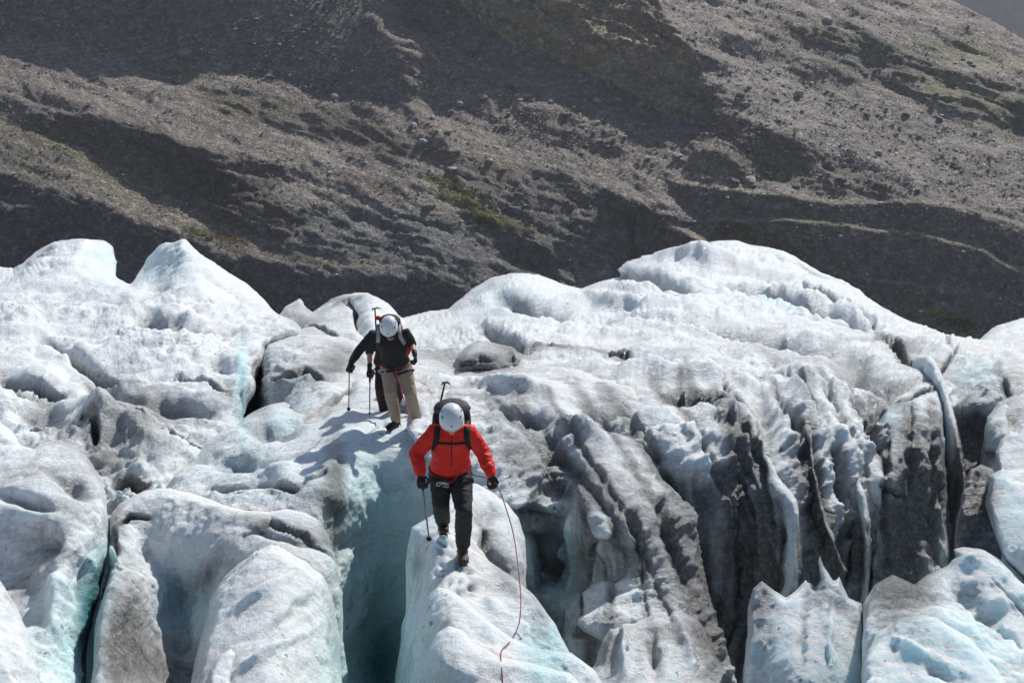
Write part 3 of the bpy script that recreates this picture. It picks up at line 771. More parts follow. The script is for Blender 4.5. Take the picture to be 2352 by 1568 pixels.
BIG = 1760
L = {}
L['back_left'] = dict(poly=[(-330, 690), (-120, 560), (0, 612), (30, 618), (90, 575), (125, 555), (190, 546), (238, 552), (262, 566), (269, 600), (266, 634), (300, 652),
        (318, 628), (340, 592), (366, 562), (382, 556), (400, 555), (423, 546), (445, 568), (500, 606), (560, 648), (600, 682), (640, 722), (700, 765), (640, 790),
        (612, 800), (596, 850), (585, 905), (556, 975), (600, 1100), (500, 1240), (-330, 1240)],
    ctrl=[(0, 615, 30), (190, 550, 31), (420, 550, 30), (300, 655, 27.5), (250, 600, 30.5), (335, 620, 30.2), (600, 690, 28), (650, 740, 25.5), (100, 700, 26), (400, 650, 27), (0, 800, 22.6), (250, 800, 22.8),
          (500, 800, 23), (0, 900, 19.8), (300, 900, 20), (540, 880, 20.6), (0, 960, 18.9), (300, 960, 19), (540, 960, 19.6), (100, 1050, 17.6), (350, 1050, 17.8), (100, 1200, 16.4), (500, 1100, 18), (-300, 800, 22.6), (-300, 1100, 17)],
    R=34, rm=1.2, thick=3, streak=.26, amps=(.22, .14, .05), rough=5, seed=1)
L['notch_block'] = dict(poly=[(604, 815), (612, 792), (640, 782), (700, 768), (760, 772), (830, 786), (900, 800), (960, 860), (900, 960), (760, 990), (598, 1040), (596, 930)],
    ctrl=[(620, 800, 23), (760, 780, 23.5), (880, 810, 23), (620, 950, 20.6), (760, 900, 20), (900, 900, 20.5), (700, 980, 18.6)],
    R=22, rm=1.0, thick=2, streak=.13, amps=(.22, .10, .04), dirt=.12, seed=2)
L['notch_back'] = dict(poly=[(540, 810), (620, 815), (660, 1060), (520, 1060)], ctrl=[(540, 815, 24.0), (660, 815, 23.6), (600, 1000, 22.5), (540, 1000, 23)],
    R=20, rm=.3, thick=1, dirt=.9, seed=3)
L['small_seracs'] = dict(poly=[(560, 800), (640, 722), (655, 702), (690, 684), (702, 702), (722, 716), (750, 704), (780, 690), (812, 712), (820, 760), (860, 840), (560, 860)],
    ctrl=[(650, 720, 28), (700, 700, 28.5), (800, 710, 28), (620, 840, 23), (840, 840, 23)], R=16, rm=1.0, amps=(.22, .13, .05), streak=.1, dirt=.22, seed=4)
L['small_seracs2'] = dict(poly=[(712, 720), (735, 705), (760, 685), (790, 674), (826, 670), (840, 668), (866, 680), (892, 696), (916, 722), (940, 744), (1010, 860), (700, 850)],
    ctrl=[(740, 712, 30), (830, 680, 30.5), (920, 730, 30), (720, 840, 24.6), (960, 840, 24.6), (806, 740, 29.6), (850, 740, 27.6)], R=18, rm=1.2, amps=(.22, .12, .05), dirt=.05, seed=5)
L['right_dome'] = dict(poly=[(860, 760), (930, 728), (980, 715), (1030, 709), (1050, 690), (1085, 662), (1130, 636), (1180, 625), (1235, 630), (1290, 650), (1335, 661), (1380, 645), (1420, 632),
        (1412, 618), (1440, 598), (1490, 590), (1550, 586), (1575, 572), (1640, 552), (1690, 548), (1760, 565), (1830, 590), (1900, 626), (1950, 650), (2000, 688), (2050, 716), (2100, 742), (2170, 764),
        (2240, 778), (2300, 784), (2420, 790), (2720, 800), (2720, BIG), (1100, BIG), (1100, 1250), (860, 1060)],
    ctrl=[(950, 730, 31), (1060, 700, 31.5), (1180, 630, 33), (1335, 665, 32), (1440, 610, 33), (1690, 552, 36), (1950, 655, 31), (2240, 782, 25), (2352, 790, 25), (2700, 800, 25),
          (1200, 740, 26), (1400, 750, 25.6), (1700, 700, 27.5), (1700, 800, 22.8), (2000, 800, 22.8), (950, 800, 24), (1100, 780, 24), (1130, 880, 19.6), (1300, 830, 21.2), (1300, 880, 19.4), (960, 880, 20),
          (1500, 900, 18.8), (1700, 900, 19.4), (1300, 1000, 17.4), (1550, 1000, 16.7), (1720, 1000, 17.2), (1900, 940, 18.6), (2080, 880, 20), (2250, 830, 22.5), (2352, 860, 21.5), (2500, 880, 21),
          (1700, 1100, 16.5), (1850, 1100, 16.8), (1700, 1300, 15.9), (1700, 1560, 15.4), (1950, 1100, 17.2), (1950, 1300, 16.3), (2060, 1200, 17.5), (2240, 1000, 20.2), (2240, 1250, 19), (2450, 1100, 19), (2400, 1560, 17),
          (1200, 1200, 16.9), (1400, 1300, 16.2), (1400, 1560, 15.6), (1950, 1600, 15.8)],
    R=46, rm=2.2, thick=3, streak=.34, amps=(.22, .14, .045), flute=.20, st=3.2, rough=4, seed=6)
L['ice_lump_shelf'] = dict(poly=[(930, 800), (990, 798), (1030, 822), (1050, 860), (1190, 880), (1200, 940), (920, 940), (880, 860)],
    ctrl=[(960, 810, 21.2), (1040, 860, 20), (930, 900, 18.9), (1180, 900, 18.4)], R=26, rm=.8, dirt=.15, seed=7)
L['middle_mass'] = dict(poly=[(930, 1000), (960, 925), (1020, 905), (1070, 886), (1130, 872), (1190, 851), (1260, 842), (1330, 850), (1400, 862), (1450, 880), (1480, 930), (1492, 1010), (1520, 1080), (1565, 1135),
        (1600, 1220), (1620, 1310), (1642, 1400), (1665, 1480), (1694, 1568), (1720, BIG), (1100, BIG), (1100, 1200), (1000, 1100)],
    ctrl=[(1020, 915, 18.9), (1190, 860, 19.3), (1330, 858, 19.4), (1440, 890, 18.9), (1480, 1000, 16.6), (1500, 1080, 15.5), (1600, 1250, 14.2), (1640, 1400, 13.5), (1690, 1568, 12.7), (1250, 960, 17.1),
          (1380, 1040, 15.8), (1120, 990, 16.8), (1200, 1090, 15.5), (1270, 1130, 15.6), (1240, 1230, 15.5), (1275, 1320, 15.4), (1250, 1420, 14.9), (1340, 1130, 14.9), (1345, 1250, 14.1), (1330, 1440, 13.4), (1480, 1220, 14.2), (1480, 1400, 13.4),
          (1400, 1330, 14.0), (1560, 1400, 13.3), (1560, 1568, 12.6), (1230, 1568, 14.2), (1100, 1150, 15.2), (1200, 1180, 14.9), (1215, 1400, 14.8), (1400, 1568, 12.9), (1000, 1000, 16.6)],
    R=20, rm=.45, thick=2, streak=.22, flute=.18, amps=(.17, .09, .035), st=3.2, dirt=.12, seed=8)
L['rib_a'] = dict(poly=[(1640, 1180), (1660, 1080), (1700, 1045), (1730, 1034), (1762, 1042), (1790, 1100), (1830, 1150), (1846, 1220), (1850, 1300), (1836, 1350), (1800, 1400), (1740, BIG), (1600, BIG), (1630, 1400)],
    ctrl=[(1720, 1050, 17.0), (1780, 1090, 16.2), (1810, 1180, 15.6), (1845, 1300, 15.3), (1690, 1200, 16.1), (1730, 1300, 15.6), (1780, 1300, 15.2), (1670, 1450, 15.6), (1720, 1560, 15.2)],
    R=14, rm=.35, flute=.22, amps=(.12, .08, .03), dirt=-.1, seed=9)
L['rib_b'] = dict(poly=[(1770, 1000), (1800, 962), (1838, 944), (1866, 985), (1880, 1080), (1900, 1180), (1935, 1260), (1956, 1312), (1940, 1345), (1890, 1420), (1820, BIG), (1760, BIG), (1790, 1300), (1800, 1150)],
    ctrl=[(1830, 960, 18.2), (1860, 1040, 17.1), (1875, 1120, 16.5), (1900, 1200, 16.1), (1945, 1310, 15.8), (1820, 1200, 16.7), (1800, 1050, 17.7), (1850, 1400, 15.9), (1800, 1560, 15.9)],
    R=14, rm=.35, flute=.20, amps=(.12, .09, .035), dirt=-.1, seed=10)
L['rib_pale'] = dict(poly=[(1880, 960), (1930, 985), (1970, 1060), (2000, 1180), (2005, 1300), (1990, 1440), (1960, BIG), (1880, BIG), (1900, 1300), (1880, 1100)],
    ctrl=[(1900, 980, 18.3), (1960, 1060, 17.4), (1990, 1250, 16.4), (1920, 1200, 16.8), (1940, 1500, 15.9)], R=16, rm=.35, flute=.14, amps=(.08, .04, .015), seed=11)
L['dirty_tower'] = dict(poly=[(1960, 1050), (2010, 980), (2030, 940), (2060, 905), (2090, 880), (2130, 868), (2158, 880), (2168, 930), (2174, 1010), (2180, 1100), (2188, 1180), (2190, 1260), (2180, 1400), (2200, BIG), (1990, BIG), (1990, 1300), (1975, 1150)],
    ctrl=[(2130, 880, 20.0), (2050, 930, 19.4), (2000, 1050, 17.8), (2100, 960, 18.6), (2160, 1000, 18.5), (2090, 1200, 17.2), (2170, 1200, 17.5), (2080, 1400, 16.5), (2020, 1250, 17.0), (2080, 1600, 16.0)],
    R=18, rm=.5, flute=.20, amps=(.16, .12, .05), dirt=-.3, seed=12)
L['curl'] = dict(poly=[(2092, 826), (2110, 812), (2140, 815), (2160, 850), (2185, 920), (2210, 1020), (2225, 1120), (2230, 1300), (2170, 1300), (2160, 1000), (2140, 880), (2100, 880)],
    ctrl=[(2120, 820, 21), (2160, 880, 20), (2200, 1050, 18.6), (2200, 1280, 17.8)], R=14, rm=.25, amps=(.06, .04, .02), dirt=-.5, seed=13)
L['right_bowl'] = dict(poly=[(2150, 800), (2200, 790), (2270, 800), (2330, 830), (2420, 860), (2720, 860), (2720, 1100), (2450, 1010), (2340, 990), (2310, 930), (2270, 960), (2215, 950), (2180, 890)],
    ctrl=[(2170, 815, 23.2), (2260, 830, 22.6), (2300, 900, 20.8), (2240, 920, 20.9), (2200, 880, 21.3), (2352, 880, 20.8), (2450, 950, 19.6), (2700, 900, 20.5), (2700, 1080, 18.5)],
    R=20, rm=.8, amps=(.08, .05, .02), dirt=-.05, seed=14)
L['right_edge'] = dict(poly=[(2270, 960), (2295, 925), (2330, 910), (2370, 915), (2420, 900), (2720, 900), (2720, BIG), (2280, BIG), (2262, 1250), (2250, 1060)],
    ctrl=[(2300, 940, 19), (2352, 930, 18.8), (2290, 1060, 17.8), (2352, 1060, 17.3), (2300, 1250, 17), (2500, 1000, 18), (2600, 1300, 16)],
    R=22, rm=.7, amps=(.16, .12, .05), dirt=.2, seed=15)
L['chunk'] = dict(poly=[(2285, 1040), (2298, 1008), (2318, 985), (2335, 990), (2345, 972), (2375, 965), (2400, 985), (2460, 980), (2500, 1090), (2290, 1090)],
    ctrl=[(2300, 1015, 16.6), (2350, 985, 16.8), (2300, 1070, 15.9), (2400, 1070, 15.9), (2480, 1000, 16.8)], R=12, rm=.3, thick=.4, amps=(.08, .08, .03), rough=6, st=2.8, seed=27)
L['chunk_upper'] = dict(poly=[(2262, 985), (2270, 958), (2288, 940), (2308, 925), (2318, 934), (2312, 960), (2318, 1000), (2290, 1040), (2262, 1040)],
    ctrl=[(2270, 970, 18.4), (2308, 935, 18.6), (2290, 1000, 17.8), (2270, 1030, 17.9)], R=12, rm=.3, thick=.4, amps=(.08, .07, .03), rough=4, st=2.8, seed=28)
L['far_right_top'] = dict(poly=[(2190, 800), (2245, 779), (2268, 762), (2290, 745), (2320, 736), (2352, 730), (2450, 700), (2720, 690), (2720, 900), (2190, 860)],
    ctrl=[(2245, 785, 29), (2300, 750, 30), (2352, 740, 30.5), (2700, 700, 32), (2300, 820, 26), (2700, 860, 24)], R=24, rm=1.2, streak=.12, amps=(.25, .14, .05), seed=16)
L['mid_left'] = dict(poly=[(360, 1150), (385, 1105), (430, 1062), (470, 1015), (505, 990), (545, 972), (600, 935), (650, 920), (690, 922), (730, 895), (790, 870), (850, 858), (920, 870), (980, 880), (1050, 885),
        (1100, 930), (1130, 1000), (1190, 1080), (1215, 1180), (1250, 1300), (1300, BIG), (700, BIG), (700, 1300), (500, 1300), (380, 1260)],
    ctrl=[(400, 1100, 16.6), (500, 1000, 18.4), (650, 930, 19.4), (850, 870, 20.6), (1030, 895, 19.8), (600, 1000, 17.6), (700, 1000, 17.3), (850, 940, 18.3), (880, 962, 17.9), (800, 1000, 16.9), (905, 985, 17.3), (960, 992, 17.15), (1000, 995, 17.0),
          (870, 1025, 16.7), (870, 1100, 16.3), (880, 1250, 16.0), (880, 1400, 15.8), (880, 1600, 15.6), (560, 1080, 16.0), (680, 1080, 15.8), (480, 1150, 15.5), (620, 1150, 15.2), (745, 1060, 16.0), (755, 1130, 15.0),
          (740, 1250, 14.6), (745, 1450, 14.2), (780, 1250, 15.3), (1000, 1050, 16.3), (1060, 1100, 15.9), (1150, 1080, 15.9), (1200, 1200, 15.4), (990, 1300, 15.9), (1200, 1560, 14.8), (740, 1600, 13.8), (800, 1500, 15.2)],
    R=30, rm=.8, thick=2, amps=(.15, .07, .022), st=3.0, seed=17, clean_glow=.05)
L['left_hollow'] = dict(poly=[(200, BIG), (215, 1450), (245, 1330), (250, 1240), (256, 1180), (275, 1155), (310, 1135), (370, 1118), (450, 1135), (510, 1158), (560, 1172), (620, 1175), (660, 1165), (700, 1172), (735, 1195),
        (765, 1245), (780, 1320), (788, 1420), (795, BIG)],
    ctrl=[(262, 1190, 14.4), (370, 1130, 14.8), (540, 1175, 14.3), (680, 1180, 14.2), (760, 1260, 13.6), (285, 1240, 14.1), (400, 1185, 14.4), (400, 1230, 14.2), (400, 1300, 14.05), (400, 1400, 13.95), (425, 1480, 13.5), (520, 1260, 13.75), (320, 1290, 13.95),
          (560, 1330, 13.2), (285, 1350, 12.9), (345, 1400, 13.2), (270, 1450, 12.2), (250, 1568, 11.4), (330, 1480, 12.5), (400, 1568, 12.3), (480, 1450, 12.9), (640, 1230, 13.5), (700, 1260, 13.2), (780, 1500, 12.9), (230, 1700, 10.8), (600, 1500, 12.6)],
    R=22, rm=.5, thick=1.2, amps=(.10, .06, .02), st=3.0, seed=18)
L['left_fin'] = dict(poly=[(425, BIG), (440, 1568), (462, 1460), (480, 1390), (500, 1340), (545, 1295), (590, 1262), (622, 1247), (660, 1262), (705, 1285), (745, 1318), (766, 1370), (776, 1440), (783, 1520), (795, 1600), (800, BIG)],
    ctrl=[(622, 1255, 13.0), (520, 1340, 12.4), (740, 1330, 12.5), (620, 1320, 12.1), (620, 1420, 11.4), (620, 1568, 10.4), (500, 1480, 11.3), (740, 1480, 11.5), (740, 1600, 10.8), (480, 1600, 10.6), (620, 1740, 9.6)],
    R=34, rm=.9, thick=.6, amps=(.08, .07, .025), st=3.0, streak=.05, rough=4, seed=19)
L['left_flake'] = dict(poly=[(470, BIG), (480, 1540), (500, 1505), (530, 1485), (545, 1500), (530, 1560), (545, BIG)], ctrl=[(500, 1510, 10.7), (540, 1500, 10.8), (500, 1650, 9.9), (540, 1650, 10.0)],
    R=12, rm=.2, thick=.2, amps=(.03, .03, .01), seed=20)
L['far_left'] = dict(poly=[(-330, 900), (-100, 950), (0, 968), (28, 992), (48, 1020), (78, 1032), (95, 1018), (130, 1014), (165, 1024), (200, 1052), (228, 1090), (243, 1140), (247, 1200), (245, 1280), (232, 1350), (214, 1430),
        (198, 1500), (185, BIG), (-330, BIG)],
    ctrl=[(0, 985, 16.3), (100, 1030, 15.6), (210, 1080, 14.9), (60, 1100, 14.4), (160, 1140, 14.0), (235, 1200, 14.0), (60, 1200, 13.6), (150, 1240, 13.2), (60, 1300, 13.2), (150, 1330, 12.9), (215, 1350, 13.2), (60, 1420, 12.4),
          (150, 1450, 12.2), (100, 1568, 11.2), (180, 1500, 12.2), (-250, 1000, 16), (-250, 1300, 13), (-250, 1600, 10.8), (100, 1720, 10.2)],
    R=26, rm=.7, thick=1, amps=(.13, .07, .02), st=3.0, streak=.05, seed=21)
L['left_corner'] = dict(poly=[(-330, 1200), (-60, 1290), (0, 1335), (30, 1380), (55, 1430), (75, 1490), (90, 1568), (100, BIG), (-330, BIG)],
    ctrl=[(0, 1345, 11.2), (60, 1460, 10.5), (0, 1500, 9.9), (80, 1600, 9.7), (-200, 1300, 11.2), (-200, 1600, 9.4)], R=26, rm=.5, thick=.6, amps=(.06, .03, .01), seed=22)
L['fin_back'] = dict(poly=[(925, BIG), (928, 1500), (932, 1350), (938, 1260), (948, 1212), (975, 1196), (1000, 1180), (1030, 1140), (1060, 1108), (1095, 1108), (1130, 1130), (1165, 1155), (1192, 1188), (1205, 1235), (1207, 1300), (1205, 1360),
        (1225, 1440), (1260, BIG)],
    ctrl=[(955, 1225, 12.9), (1000, 1195, 13.0), (1085, 1120, 14.0), (1150, 1160, 13.6), (1195, 1230, 13.3), (1090, 1200, 13.0), (1150, 1260, 12.8), (1020, 1240, 12.5), (950, 1350, 12.6), (1180, 1350, 12.7), (1100, 1320, 12.1), (1200, 1500, 12.2), (950, 1600, 11.6)],
    R=20, rm=.45, thick=.4, amps=(.06, .05, .02), st=2.6, seed=23)
L['fin_front'] = dict(poly=[(885, BIG), (905, 1600), (918, 1500), (935, 1400), (955, 1320), (975, 1270), (990, 1235), (1010, 1222), (1040, 1226), (1062, 1245), (1090, 1262), (1130, 1292), (1180, 1325), (1225, 1365), (1260, 1412), (1290, 1462), (1310, 1500), (1340, 1560), (1400, BIG)],
    ctrl=[(1020, 1232, 12.12), (1010, 1290, 11.75), (1064, 1300, 11.62), (1062, 1272, 11.88), (1130, 1310, 11.75), (1180, 1350, 11.4), (1250, 1440, 10.9), (1000, 1350, 11.2), (1080, 1360, 11.2), (1150, 1430, 10.8), (1010, 1420, 10.55), (968, 1300, 12.2), (955, 1360, 12.1), (935, 1450, 12.0),
          (920, 1568, 11.9), (1290, 1520, 10.6), (1100, 1480, 10.5), (1100, 1600, 9.8)],
    R=16, rm=.35, thick=.3, amps=(.04, .04, .018), st=2.6, seed=24)
L['fin_lip'] = dict(poly=[(890, BIG), (915, 1568), (935, 1500), (958, 1430), (985, 1370), (1008, 1345), (1040, 1360), (1080, 1392), (1120, 1425), (1170, 1462), (1230, 1490), (1280, 1497), (1310, 1500), (1350, 1530), (1385, 1575), (1440, BIG)],
    ctrl=[(1010, 1355, 10.85), (1080, 1405, 10.25), (1180, 1480, 9.75), (1290, 1510, 9.6), (1370, 1570, 9.5), (1010, 1430, 10.2), (1080, 1500, 9.5), (955, 1470, 11.1), (930, 1560, 11.2), (1050, 1568, 9.1), (1250, 1600, 9.2), (1100, 1740, 8.4)],
    R=14, rm=.25, thick=.2, amps=(.04, .035, .014), st=2.6, seed=25)
L['fin_near'] = dict(poly=[(920, BIG), (945, 1600), (965, 1540), (985, 1490), (1005, 1455), (1030, 1440), (1060, 1448), (1090, 1478), (1140, 1505), (1200, 1520), (1280, 1540), (1340, 1580), (1400, BIG)],
    ctrl=[(1020, 1450, 9.6), (1090, 1490, 9.2), (1200, 1530, 9.1), (1010, 1540, 9.1), (965, 1580, 10.0), (1100, 1568, 8.9), (1250, 1600, 8.9), (1100, 1740, 8.1)],
    R=20, rm=.25, thick=.1, amps=(.03, .03, .012), st=2.6, seed=26)

# deep floor of the ice under all the blocks
def ice_floor():
    xs = np.linspace(-34, 40, 200); ys = np.linspace(-6, 42, 140)
    GX, GY = np.meshgrid(xs, ys)
    Z = -5.2 - .02 * GY + .8 * fbm(np.stack([GX.ravel() / 3, GY.ravel() / 5, GX.ravel() * 0], 1), 4, 90).reshape(GX.shape)
    Z -= 6 * sstep(GY, 33, 41)
    V = np.stack([GX, GY, Z], -1).reshape(-1, 3)
    idx = np.arange(len(V)).reshape(GX.shape)
    Q = np.stack([idx[:-1, :-1], idx[:-1, 1:], idx[1:, 1:], idx[1:, :-1]], -1).reshape(-1, 4)
    return V, Q, np.full(len(V), .3), np.full(len(V), .7)

parts = [ice_layer(**kw) for kw in L.values()] + [ice_floor()]
off = 0; VV, QQ, DD, CC = [], [], [], []
for V, Q, dv, cl in parts:
    VV.append(V); QQ.append(Q + off); DD.append(dv); CC.append(cl); off += len(V)
glacier = link_mesh("glacier", np.concatenate(VV), np.concatenate(QQ), [ICE], attrs={"dirt": ('FLOAT', np.concatenate(DD)), "clean_glow": ('FLOAT', np.concatenate(CC))})
tag(glacier, kind="structure")

# detached blocks that stand in front of the glacier
BL = {}
BL['spiky'] = (dict(poly=[(1700, BIG), (1708, 1560), (1718, 1450), (1716, 1395), (1728, 1350), (1750, 1332), (1775, 1352), (1805, 1372), (1830, 1352), (1850, 1330), (1868, 1342), (1872, 1350), (1886, 1330), (1878, 1290), (1883, 1272), (1892, 1300),
          (1915, 1335), (1928, 1325), (1936, 1345), (1950, 1372), (1978, 1385), (1986, 1420), (1986, 1500), (1990, BIG)],
    ctrl=[(1750, 1345, 12.0), (1850, 1345, 12.1), (1885, 1290, 12.2), (1970, 1390, 12.0), (1750, 1450, 11.6), (1850, 1450, 11.5), (1960, 1450, 11.7), (1750, 1568, 11.2), (1850, 1568, 11.0), (1960, 1568, 11.2), (1900, 1380, 11.9)],
    R=14, rm=.3, thick=.5, amps=(.05, .04, .018), st=2.6, rough=4, clean_glow=.03, seed=41),
    "jagged translucent ice block topped by a thin curved spike, lower right")
BL['slab'] = (dict(poly=[(1975, BIG), (1982, 1500), (1980, 1420), (1985, 1385), (2010, 1345), (2050, 1322), (2085, 1338), (2100, 1345), (2130, 1322), (2180, 1300), (2200, 1282), (2192, 1262), (2215, 1258), (2260, 1265), (2300, 1290), (2352, 1340), (2480, 1400), (2720, 1400), (2720, BIG)],
    ctrl=[(2000, 1370, 11.8), (2060, 1335, 12.1), (2200, 1270, 12.6), (2300, 1300, 12.3), (2100, 1420, 11.3), (2000, 1500, 11.0), (2200, 1400, 11.7), (2180, 1500, 10.8), (2050, 1568, 10.6), (2300, 1440, 11.6), (2300, 1568, 10.5), (2600, 1450, 11.4), (2600, 1700, 9.6), (2000, 1740, 10)],
    R=18, rm=.35, thick=.8, amps=(.10, .07, .022), st=2.6, rough=4, clean_glow=.08, seed=42),
    "broad pale ice slab rising to a knob in the lower right corner")
BL['ledge'] = (dict(poly=[(1975, BIG), (1985, 1560), (2000, 1490), (2020, 1450), (2060, 1425), (2120, 1412), (2180, 1440), (2230, 1470), (2270, 1520), (2330, 1600), (2400, BIG)],
    ctrl=[(2030, 1450, 10.8), (2120, 1425, 10.7), (2230, 1490, 10.5), (2050, 1568, 10.0), (2180, 1568, 10.0), (2150, 1740, 9.2)], R=20, rm=.3, thick=.1, amps=(.07, .05, .02), st=2.6, clean_glow=.1, seed=43),
    "smooth rounded ice shelf leaning against the front of the broad pale slab")
BL['edge'] = (dict(poly=[(2265, 1160), (2275, 1110), (2272, 1095), (2300, 1082), (2352, 1080), (2480, 1060), (2720, 1060), (2720, 1400), (2420, 1420), (2352, 1330), (2310, 1290), (2290, 1240), (2278, 1200)],
    ctrl=[(2285, 1110, 13.6), (2352, 1090, 13.8), (2300, 1200, 13.0), (2352, 1200, 12.9), (2352, 1300, 12.5), (2700, 1100, 13.6), (2700, 1380, 12.2)], R=18, rm=.4, thick=1, amps=(.12, .08, .025), st=2.8, rough=4, clean_glow=.1, seed=44),
    "bright white ice block jutting in from the right edge above the broad slab")
BL['dark'] = (dict(poly=[(2196, 1270), (2198, 1200), (2208, 1160), (2212, 1115), (2228, 1078), (2252, 1066), (2278, 1076), (2292, 1100), (2296, 1200), (2300, 1300), (2200, 1330)],
    ctrl=[(2215, 1110, 14.4), (2252, 1080, 14.6), (2285, 1120, 14.4), (2250, 1170, 14.0), (2210, 1250, 13.8), (2280, 1280, 13.7)], R=14, rm=.4, thick=.5, amps=(.07, .06, .02), st=2.6, dirt=.45, seed=45),
    "small dirt-streaked ice pinnacle beside the bright block at the right edge")
BL['mid'] = (dict(poly=[(1300, BIG), (1345, 1568), (1372, 1520), (1385, 1470), (1400, 1442), (1418, 1440), (1430, 1455), (1462, 1425), (1500, 1405), (1530, 1402), (1536, 1418), (1560, 1400), (1600, 1420), (1625, 1470), (1640, 1500), (1668, 1540), (1690, 1590), (1720, BIG)],
    ctrl=[(1405, 1455, 12.2), (1500, 1415, 12.5), (1600, 1430, 12.4), (1380, 1540, 11.7), (1500, 1500, 11.8), (1620, 1520, 11.8), (1500, 1600, 11.1), (1660, 1600, 11.4), (1500, 1740, 10.4)],
    R=20, rm=.5, thick=.6, amps=(.10, .08, .03), st=2.6, dirt=.12, rough=4, streak=.04, seed=46),
    "ragged grey-white ice block at the foot of the fluted cliff, bottom centre")
for key, (kw, lab) in BL.items():
    V, Q, dv, cl = ice_layer(**kw)
    o = link_mesh("ice_block", V, Q, [ICE_THIN if key in ("spiky", "slab", "edge", "ledge") else ICE], attrs={"dirt": ('FLOAT', dv), "clean_glow": ('FLOAT', cl)})
    tag(o, lab, "ice block", "broken ice blocks at the glacier front")
# dirty lump sunk in the ice behind the walker in red
kw = dict(poly=[(1042, 850), (1048, 825), (1075, 798), (1100, 785), (1150, 792), (1185, 800), (1205, 822), (1195, 845), (1165, 862), (1110, 868), (1065, 864)],
    ctrl=[(1060, 822, 20.7), (1190, 825, 20.7), (1055, 850, 20.4), (1120, 866, 20.35), (1190, 848, 20.4), (1120, 822, 20.5), (1105, 790, 22.2), (1150, 796, 22.2), (1120, 808, 21.2)], R=22, rm=.5, thick=.8, amps=(.12, .10, .04), streak=.10, st=2.4, dirt=.30, seed=47)
V, Q, dv, cl = ice_layer(**kw)
tag(link_mesh("ice_lump", V, Q, [ICE], attrs={"dirt": ('FLOAT', dv), "clean_glow": ('FLOAT', cl)}), "rounded dark dirty ice lump sunk in the glacier behind the climber in red", "ice lump")

def base_ground():
    V = np.array([(-3000, -1500, -160), (3000, -1500, -160), (3000, 3500, -160), (-3000, 3500, -160)], float)
    t = np.tile([.12, .115, .11, 1.0], (4, 1))
    tag(link_mesh("ground", V, np.array([[0, 1, 2, 3]]), [ROCK], attrs={"tint": ('FLOAT_COLOR', t)}), kind="structure")
base_ground()
# ------------------------------------------------------------------ people and what they carry
from mathutils.bvhtree import BVHTree
def mesh_bvh(o):
    me = o.data
    return BVHTree.FromPolygons([tuple(v.co) for v in me.vertices], [tuple(p.vertices) for p in me.polygons])
GB = mesh_bvh(glacier)
CAMV = Vector(CAM)
def cast(bvh, px, py):
    d = (P(px, py, 10) - CAMV).normalized()
    h = bvh.ray_cast(CAMV, d)
    return h[0], h[1]
def surf(px, py, lift=0.0, fallback=12):
    loc, nrm = cast(GB, px, py)
    if loc is None: return P(px, py, fallback)
    return loc + Vector((0, 0, lift))

class Geo:
    def __init__(s): s.v = []; s.f = []
    def add(s, v, f):
        o = len(s.v); s.v += [tuple(x) for x in v]; s.f += [tuple(i + o for i in q) for q in f]; return s
    def loft(s, rings, n=16):
        """rings: (centre, a, b) with a, b half-axis vectors; ends closed with a dome"""
        V = []
        for c, a, b in rings:
            for k in range(n):
                t = 2 * math.pi * k / n
                V.append(c + a * math.cos(t) + b * math.sin(t))
        F = [((i * n + k), (i * n + (k + 1) % n), ((i + 1) * n + (k + 1) % n), ((i + 1) * n + k)) for i in range(len(rings) - 1) for k in range(n)]
        F.append(tuple(range(n - 1, -1, -1))); F.append(tuple((len(rings) - 1) * n + k for k in range(n)))
        return s.add(V, F)
    def limb(s, pts, n=14):
        """tapered round limb through (point, radius) pairs with domed ends"""
        pts = [(Vector(p), r) for p, r in pts]; R = []
        up = Vector((0.31, 0.87, 0.2)).normalized()
        dirs = []
        for i in range(len(pts)):
            a = pts[max(i - 1, 0)][0]; b = pts[min(i + 1, len(pts) - 1)][0]; dirs.append((b - a).normalized())
        def ring(c, r, d):
            x = d.cross(up).normalized(); y = d.cross(x).normalized(); return (c, x * r, y * r)
        for k in (80, 55, 28):
            t = math.radians(k); R.append(ring(pts[0][0] - dirs[0] * pts[0][1] * math.sin(t), pts[0][1] * math.cos(t), dirs[0]))
        for (c, r), d in zip(pts, dirs): R.append(ring(c, r, d))
        for k in (28, 55, 80):
            t = math.radians(k); R.append(ring(pts[-1][0] + dirs[-1] * pts[-1][1] * math.sin(t), pts[-1][1] * math.cos(t), dirs[-1]))
        return s.loft(R, n)
    def ell(s, c, ax, ay, az, n=16, m=10):
        R = []
        for k in range(1, m):
            t = -math.pi / 2 + math.pi * k / m
            R.append((c + az * math.sin(t), ax * math.cos(t), ay * math.cos(t)))
        return s.loft(R, n)
    def box(s, c, x, y, z):
        V = [c + x * i + y * j + z * k for i in (-1, 1) for j in (-1, 1) for k in (-1, 1)]
        return s.add(V, [(0, 1, 3, 2), (4, 6, 7, 5), (0, 4, 5, 1), (2, 3, 7, 6), (0, 2, 6, 4), (1, 5, 7, 3)])
    def ribbon(s, pts, nrms, w, t):
        """flat strap along points lying on a surface"""
        V = []
        for i, p in enumerate(pts):
            d = (pts[min(i + 1, len(pts) - 1)] - pts[max(i - 1, 0)]).normalized()
            x = d.cross(nrms[i]).normalized(); nn = x.cross(d).normalized()
            V += [p + x * w, p + x * w * .8 + nn * t, p - x * w * .8 + nn * t, p - x * w, p - x * w * .8 - nn * t, p + x * w * .8 - nn * t]
        F = [(i * 6 + k, i * 6 + (k + 1) % 6, (i + 1) * 6 + (k + 1) % 6, (i + 1) * 6 + k) for i in range(len(pts) - 1) for k in range(6)]
        F += [(5, 4, 3, 2, 1, 0), tuple((len(pts) - 1) * 6 + k for k in range(6))]
        return s.add(V, F)

